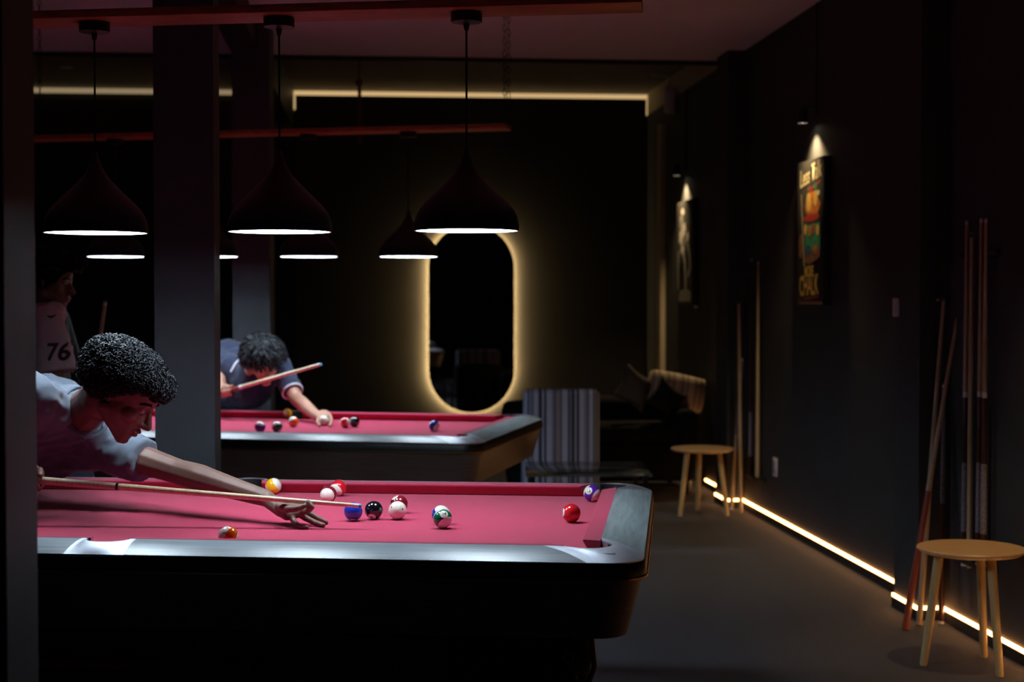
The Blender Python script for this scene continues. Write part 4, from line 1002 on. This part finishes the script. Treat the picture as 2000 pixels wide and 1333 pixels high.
# left hand planted beside the cue ball
h2 = lambda px, py, Y: at(px, py, Y)
kk = [h2(640, 806, 8.57), h2(636, 804, 8.62), h2(643, 811, 8.53), h2(645, 817, 8.50)]
hull(bm, [(wrL, .026), (h2(630, 808, 8.60), .022), (h2(640, 813, 8.55), .020), (h2(634, 818, 8.52), .018)])
for i, q in enumerate(kk):
    tipq = onz(646-i*.5, 829+i*1.2, BEDZ+.008); chainhull(bm, [(q, .0105), (q.lerp(tipq, .5)+Vector((.010, -.006, .010)), .0095), (tipq, .008)])
chainhull(bm, [(h2(622, 818, 8.52), .013), (h2(620, 826, 8.46), .011), (onz(624, 832, BEDZ+.009), .009)])
for s, kx in ((-1, -1.95), (1, -1.60)):
    an = Vector((kx-.02, 9.48, .09)); kn = Vector((kx, 9.42, .50)); hull(bm, [(pelv, .12), (Vector((kx, 9.42, .90)), .09)]); chainhull(bm, [(Vector((kx, 9.42, .9)), .088), (kn, .06), (an, .042)]); hull(bm, [(an, .038), (an+Vector((.02, -.13, -.05)), .03)])
remesh('body', bm, .0055, 2, m_skin2, p2, org); face_bits(p2, HF2, org, m_skin2)
def mask2(p):
    lim = .052 if p.x > .05 else (.052-(.05-p.x)*1.1); lim = max(lim, -.045); return min(1, (p.z-lim)/.03) if p.z > lim else -1
hair(p2, HF2, org, 'wavy_hair', 1100, .045, .006, 5, mask2, tube_r=.0022, wave=True)
bm = new(); hull(bm, [(neck+Vector((-.01, .03, -.01)), .072), (chest, .135)]); hull(bm, [(chest, .138), (mid+Vector((0, 0, .02)), .15)]); hull(bm, [(mid+Vector((0, 0, .02)), .15), (pelv, .15)])
hull(bm, [(chest+Vector((0, 0, -.05)), .12), (pelv+Vector((0, -.05, -.09)), .12)])
hull(bm, [(shL, .068), (chest, .12), (neck+Vector((.03, 0, -.03)), .05)]); hull(bm, [(shR, .068), (chest, .12)])
cuf = shL.lerp(elL, .78); frust(bm, shL, .064, cuf, .058); chainhull(bm, [(shR, .068), (shR.lerp(elR, .8), .062)])
po = remesh('polo_shirt', bm, .009, 3, m_navy, p2, org, .006, 9)
bm = new(); R3 = frame_z(elL-shL); tube(bm, [cuf+R3@Vector((.0585*cos(a), .0585*sin(a), 0))-org for a in [2*pi*k/24 for k in range(25)]], .0065, 6, False); obj('sleeve_band', bm, m_piping, po)
bm = new(); cp = [at(478, 693, 8.90), at(470, 700, 8.89), at(460, 712, 8.88), at(451, 727, 8.86)]
tube(bm, [p-org for p in cp], [.006, .009, .009, .006], 8); cp = [at(478, 693, 8.90), at(488, 690, 8.95), at(505, 690, 9.02)]; tube(bm, [p-org for p in cp], [.006, .008, .006], 8); obj('collar', bm, m_piping, po)
bm = new(); hull(bm, [(pelv, .145), (Vector((-1.95, 9.42, .90)), .10)]); hull(bm, [(pelv, .145), (Vector((-1.60, 9.42, .90)), .10)])
for kx in (-1.95, -1.60): chainhull(bm, [(Vector((kx, 9.42, .9)), .10), (Vector((kx, 9.42, .5)), .075), (Vector((kx-.02, 9.48, .12)), .06)])
remesh('trousers', bm, .014, 2, m_jeans, p2, org)
for kx in (-1.95, -1.60):
    an = Vector((kx-.02, 9.48, .05)); bm = new(); hull(bm, [(an+Vector((0, .02, 0)), (.045, .05, .05)), (an+Vector((.02, -.16, -.01)), (.045, .05, .038))]); [setattr(v, 'co', v.co-org) for v in bm.verts]; obj('shoe', bm, m_shoe, p2)
cue('pale cue raised to the right by the far player, with a blue chalked tip', cbut, ct, m_pale, m_buttred, r0=.0165, r1=.0085, joint=.58)

# ---- person 3, standing behind at the left
Y3 = 7.05
HF3 = head_frame(at(99, 549, Y3), (.97, -.12, -.18), (.18, 0, .98), 1.0)
org = Vector((at(90, 700, Y3).x, Y3, 0)); p3 = thing('person', 'person in dark shirt with white 76 sleeve standing behind the leaning player with a cue', 'person', org)
nk = at(84, 602, Y3); ch = Vector((nk.x-.02, Y3, 1.22)); pv = Vector((nk.x-.01, Y3, .93))
sR = at(92, 628, Y3-.16); eR = at(112, 745, Y3-.20); c3b = onz(119, 1208, .003); c3t = at(206, 588, Y3-.02)
gp = c3b.lerp(c3t, .60); sL = Vector((nk.x, Y3+.17, 1.36)); eL = Vector((nk.x+.06, Y3+.22, 1.10))
bm = new(); add_head(bm, HF3); hull(bm, [(HF3@Vector((-.03, 0, -.05)), .054), (nk, .058)]); hull(bm, [(nk, .06), (ch, (.10, .13, .12))]); hull(bm, [(ch, (.10, .13, .1)), (pv, (.11, .14, .1))])
hull(bm, [(sR, .05), (ch+Vector((0, 0, .08)), .09)]); hull(bm, [(sL, .05), (ch+Vector((0, 0, .08)), .09)])
wr3 = gp+Vector((-.05, -.02, -.01)); chainhull(bm, [(sR, .052), (eR, .038)]); chainhull(bm, [(eR, .038), (eR.lerp(wr3, .3), .038), (wr3, .026)])
chainhull(bm, [(sL, .052), (eL, .038), (Vector((nk.x+.20, Y3+.16, 1.0)), .027)])
cd3 = (c3t-c3b).normalized(); hull(bm, [(wr3, .026), (gp+Vector((-.020, -.012, 0)), (.018, .018, .034))])
for k in range(4):
    o_ = cd3*(.03-.019*k); chainhull(bm, [(gp+o_+Vector((-.012, -.024, 0)), .0095), (gp+o_+Vector((.016, -.020, 0)), .009), (gp+o_+Vector((.022, .006, 0)), .0085), (gp+o_+Vector((.004, .020, 0)), .0075)], 1)
chainhull(bm, [(gp+cd3*.03+Vector((-.02, .0, 0)), .011), (gp+cd3*.05+Vector((-.006, .016, 0)), .009)], 1)
hl = Vector((nk.x+.17, Y3+.15, .985)); hull(bm, [(Vector((nk.x+.20, Y3+.16, 1.0)), .025), (hl+Vector((.10, -.02, -.02)), (.03, .014, .03))])
for k in range(4): q = hl+Vector((.12, -.02, .014-.016*k)); chainhull(bm, [(q, .009), (q+Vector((.035, -.008, -.008)), .0085), (q+Vector((.06, -.016, -.022-.004*k)), .007)], 1)
chainhull(bm, [(hl+Vector((.06, -.03, .01)), .011), (hl+Vector((.10, -.05, .0)), .009)], 1)
for s in (-1, 1):
    h_ = pv+Vector((0, s*.09, 0)); chainhull(bm, [(h_, .09), (h_+Vector((.01, 0, -.42)), .06), (h_+Vector((-.03, 0, -.83)), .042)]); hull(bm, [(h_+Vector((-.03, 0, -.85)), .04), (h_+Vector((.10, 0, -.89)), .03)])
remesh('body', bm, .0055, 2, m_skin3, p3, org); face_bits(p3, HF3, org, m_skin3)
def mask3(p):
    lim = .060 if p.x > .05 else (.060-(.05-p.x)*1.3); lim = max(lim, -.07); return min(1, (p.z-lim)/.03) if p.z > lim else -1
hair(p3, HF3, org, 'curly_hair', 900, .075, .008, 9, mask3, tube_r=.0022)
bm = new(); hull(bm, [(nk+Vector((-.0, 0, -.02)), .070), (ch+Vector((0, 0, .04)), (.125, .17, .12))]); hull(bm, [(ch, (.125, .17, .12)), (Vector((pv.x+.01, Y3, .80)), (.135, .17, .02))])
hull(bm, [(sL, .075), (ch+Vector((0, 0, .08)), .11)]); chainhull(bm, [(sL, .075), (eL, .07)])
sh3 = remesh('shirt', bm, .009, 3, m_dkshirt, p3, org, .005, 7)
bm = new(); hull(bm, [(sR, .074), (sR+Vector((0, .10, .03)), .06)]); hem = sR.lerp(eR, .86)
rings = []
frust(bm, sR+Vector((0, 0, .0)), .073, hem, .092, 28); hull(bm, [(sR, .074), (nk+Vector((-.0, -.03, -.02)), .05)])
sl3 = remesh('sleeve', bm, .008, 3, m_sleeve, p3, org, .003, 7)
def project_text(s, size, px, py, target, mat, name, par, org_, sx=1.0):
    me = text_mesh(s, size, bold=.003); bmt = new(); bmt.from_mesh(me); bmesh.ops.subdivide_edges(bmt, edges=[e for e in bmt.edges if e.calc_length() > .01], cuts=2); bmesh.ops.triangulate(bmt, faces=bmt.faces[:])
    tb = new(); tb.from_mesh(target.data); bv = BVHTree.FromBMesh(tb); C = at(px, py, 5)-Vector((0, 0, CAMZ)); c_ = at(px, py, Y3-.3)
    for v in bmt.verts:
        p = c_+Vector((v.co.x*sx, 0, v.co.y)); h_ = bv.ray_cast(p-org_+Vector((0, -.2, 0)), Vector((0, 1, 0)))
        v.co = (h_[0]+Vector((0, -.003, 0))) if h_[0] else p-org_+Vector((0, .2, 0))
    tb.free(); return obj(name, bmt, mat, par, False)
project_text('76', .105, 107, 690, sl3, m_ink, 'number', sl3, org, .85)
bm = new(); q = [at(92, 617, Y3-.245), at(100, 620, Y3-.25), at(110, 615, Y3-.245)]
tube(bm, [p-org for p in q], [.002, .006, .002], 6); obj('chest_mark', bm, m_ink, sl3)
bm = new(); q = [at(140, 676, Y3-.09), at(141, 728, Y3-.09)]; tube(bm, [p-org for p in q], .006, 6); obj('white_stripe', bm, m_piping, sh3)
bm = new(); hull(bm, [(at(134, 662, Y3-.08), (.008, .02, .014)), (at(130, 642, Y3-.08), (.006, .02, .02))]); [setattr(v, 'co', v.co-org) for v in bm.verts]; obj('green_patch', bm, m_green, sh3)
bm = new()
for s in (-1, 1):
    h_ = pv+Vector((0, s*.09, 0)); hull(bm, [(pv, (.12, .15, .1)), (h_, .10)]); chainhull(bm, [(h_, .10), (h_+Vector((.01, 0, -.42)), .08), (h_+Vector((-.03, 0, -.80)), .07)])
remesh('trousers', bm, .014, 2, m_jeans, p3, org)
for s in (-1, 1):
    h_ = pv+Vector((0, s*.09, 0)); bm = new(); hull(bm, [(Vector((h_.x-.04, h_.y, .05)), (.05, .045, .048)), (Vector((h_.x+.12, h_.y, .04)), (.05, .045, .038))]); [setattr(v, 'co', v.co-org) for v in bm.verts]; obj('shoe', bm, m_shoe, p3)
cue('dull cue held upright by the standing person at left', c3b, c3t, m_palek, m_butt, r0=.0145, r1=.0085)
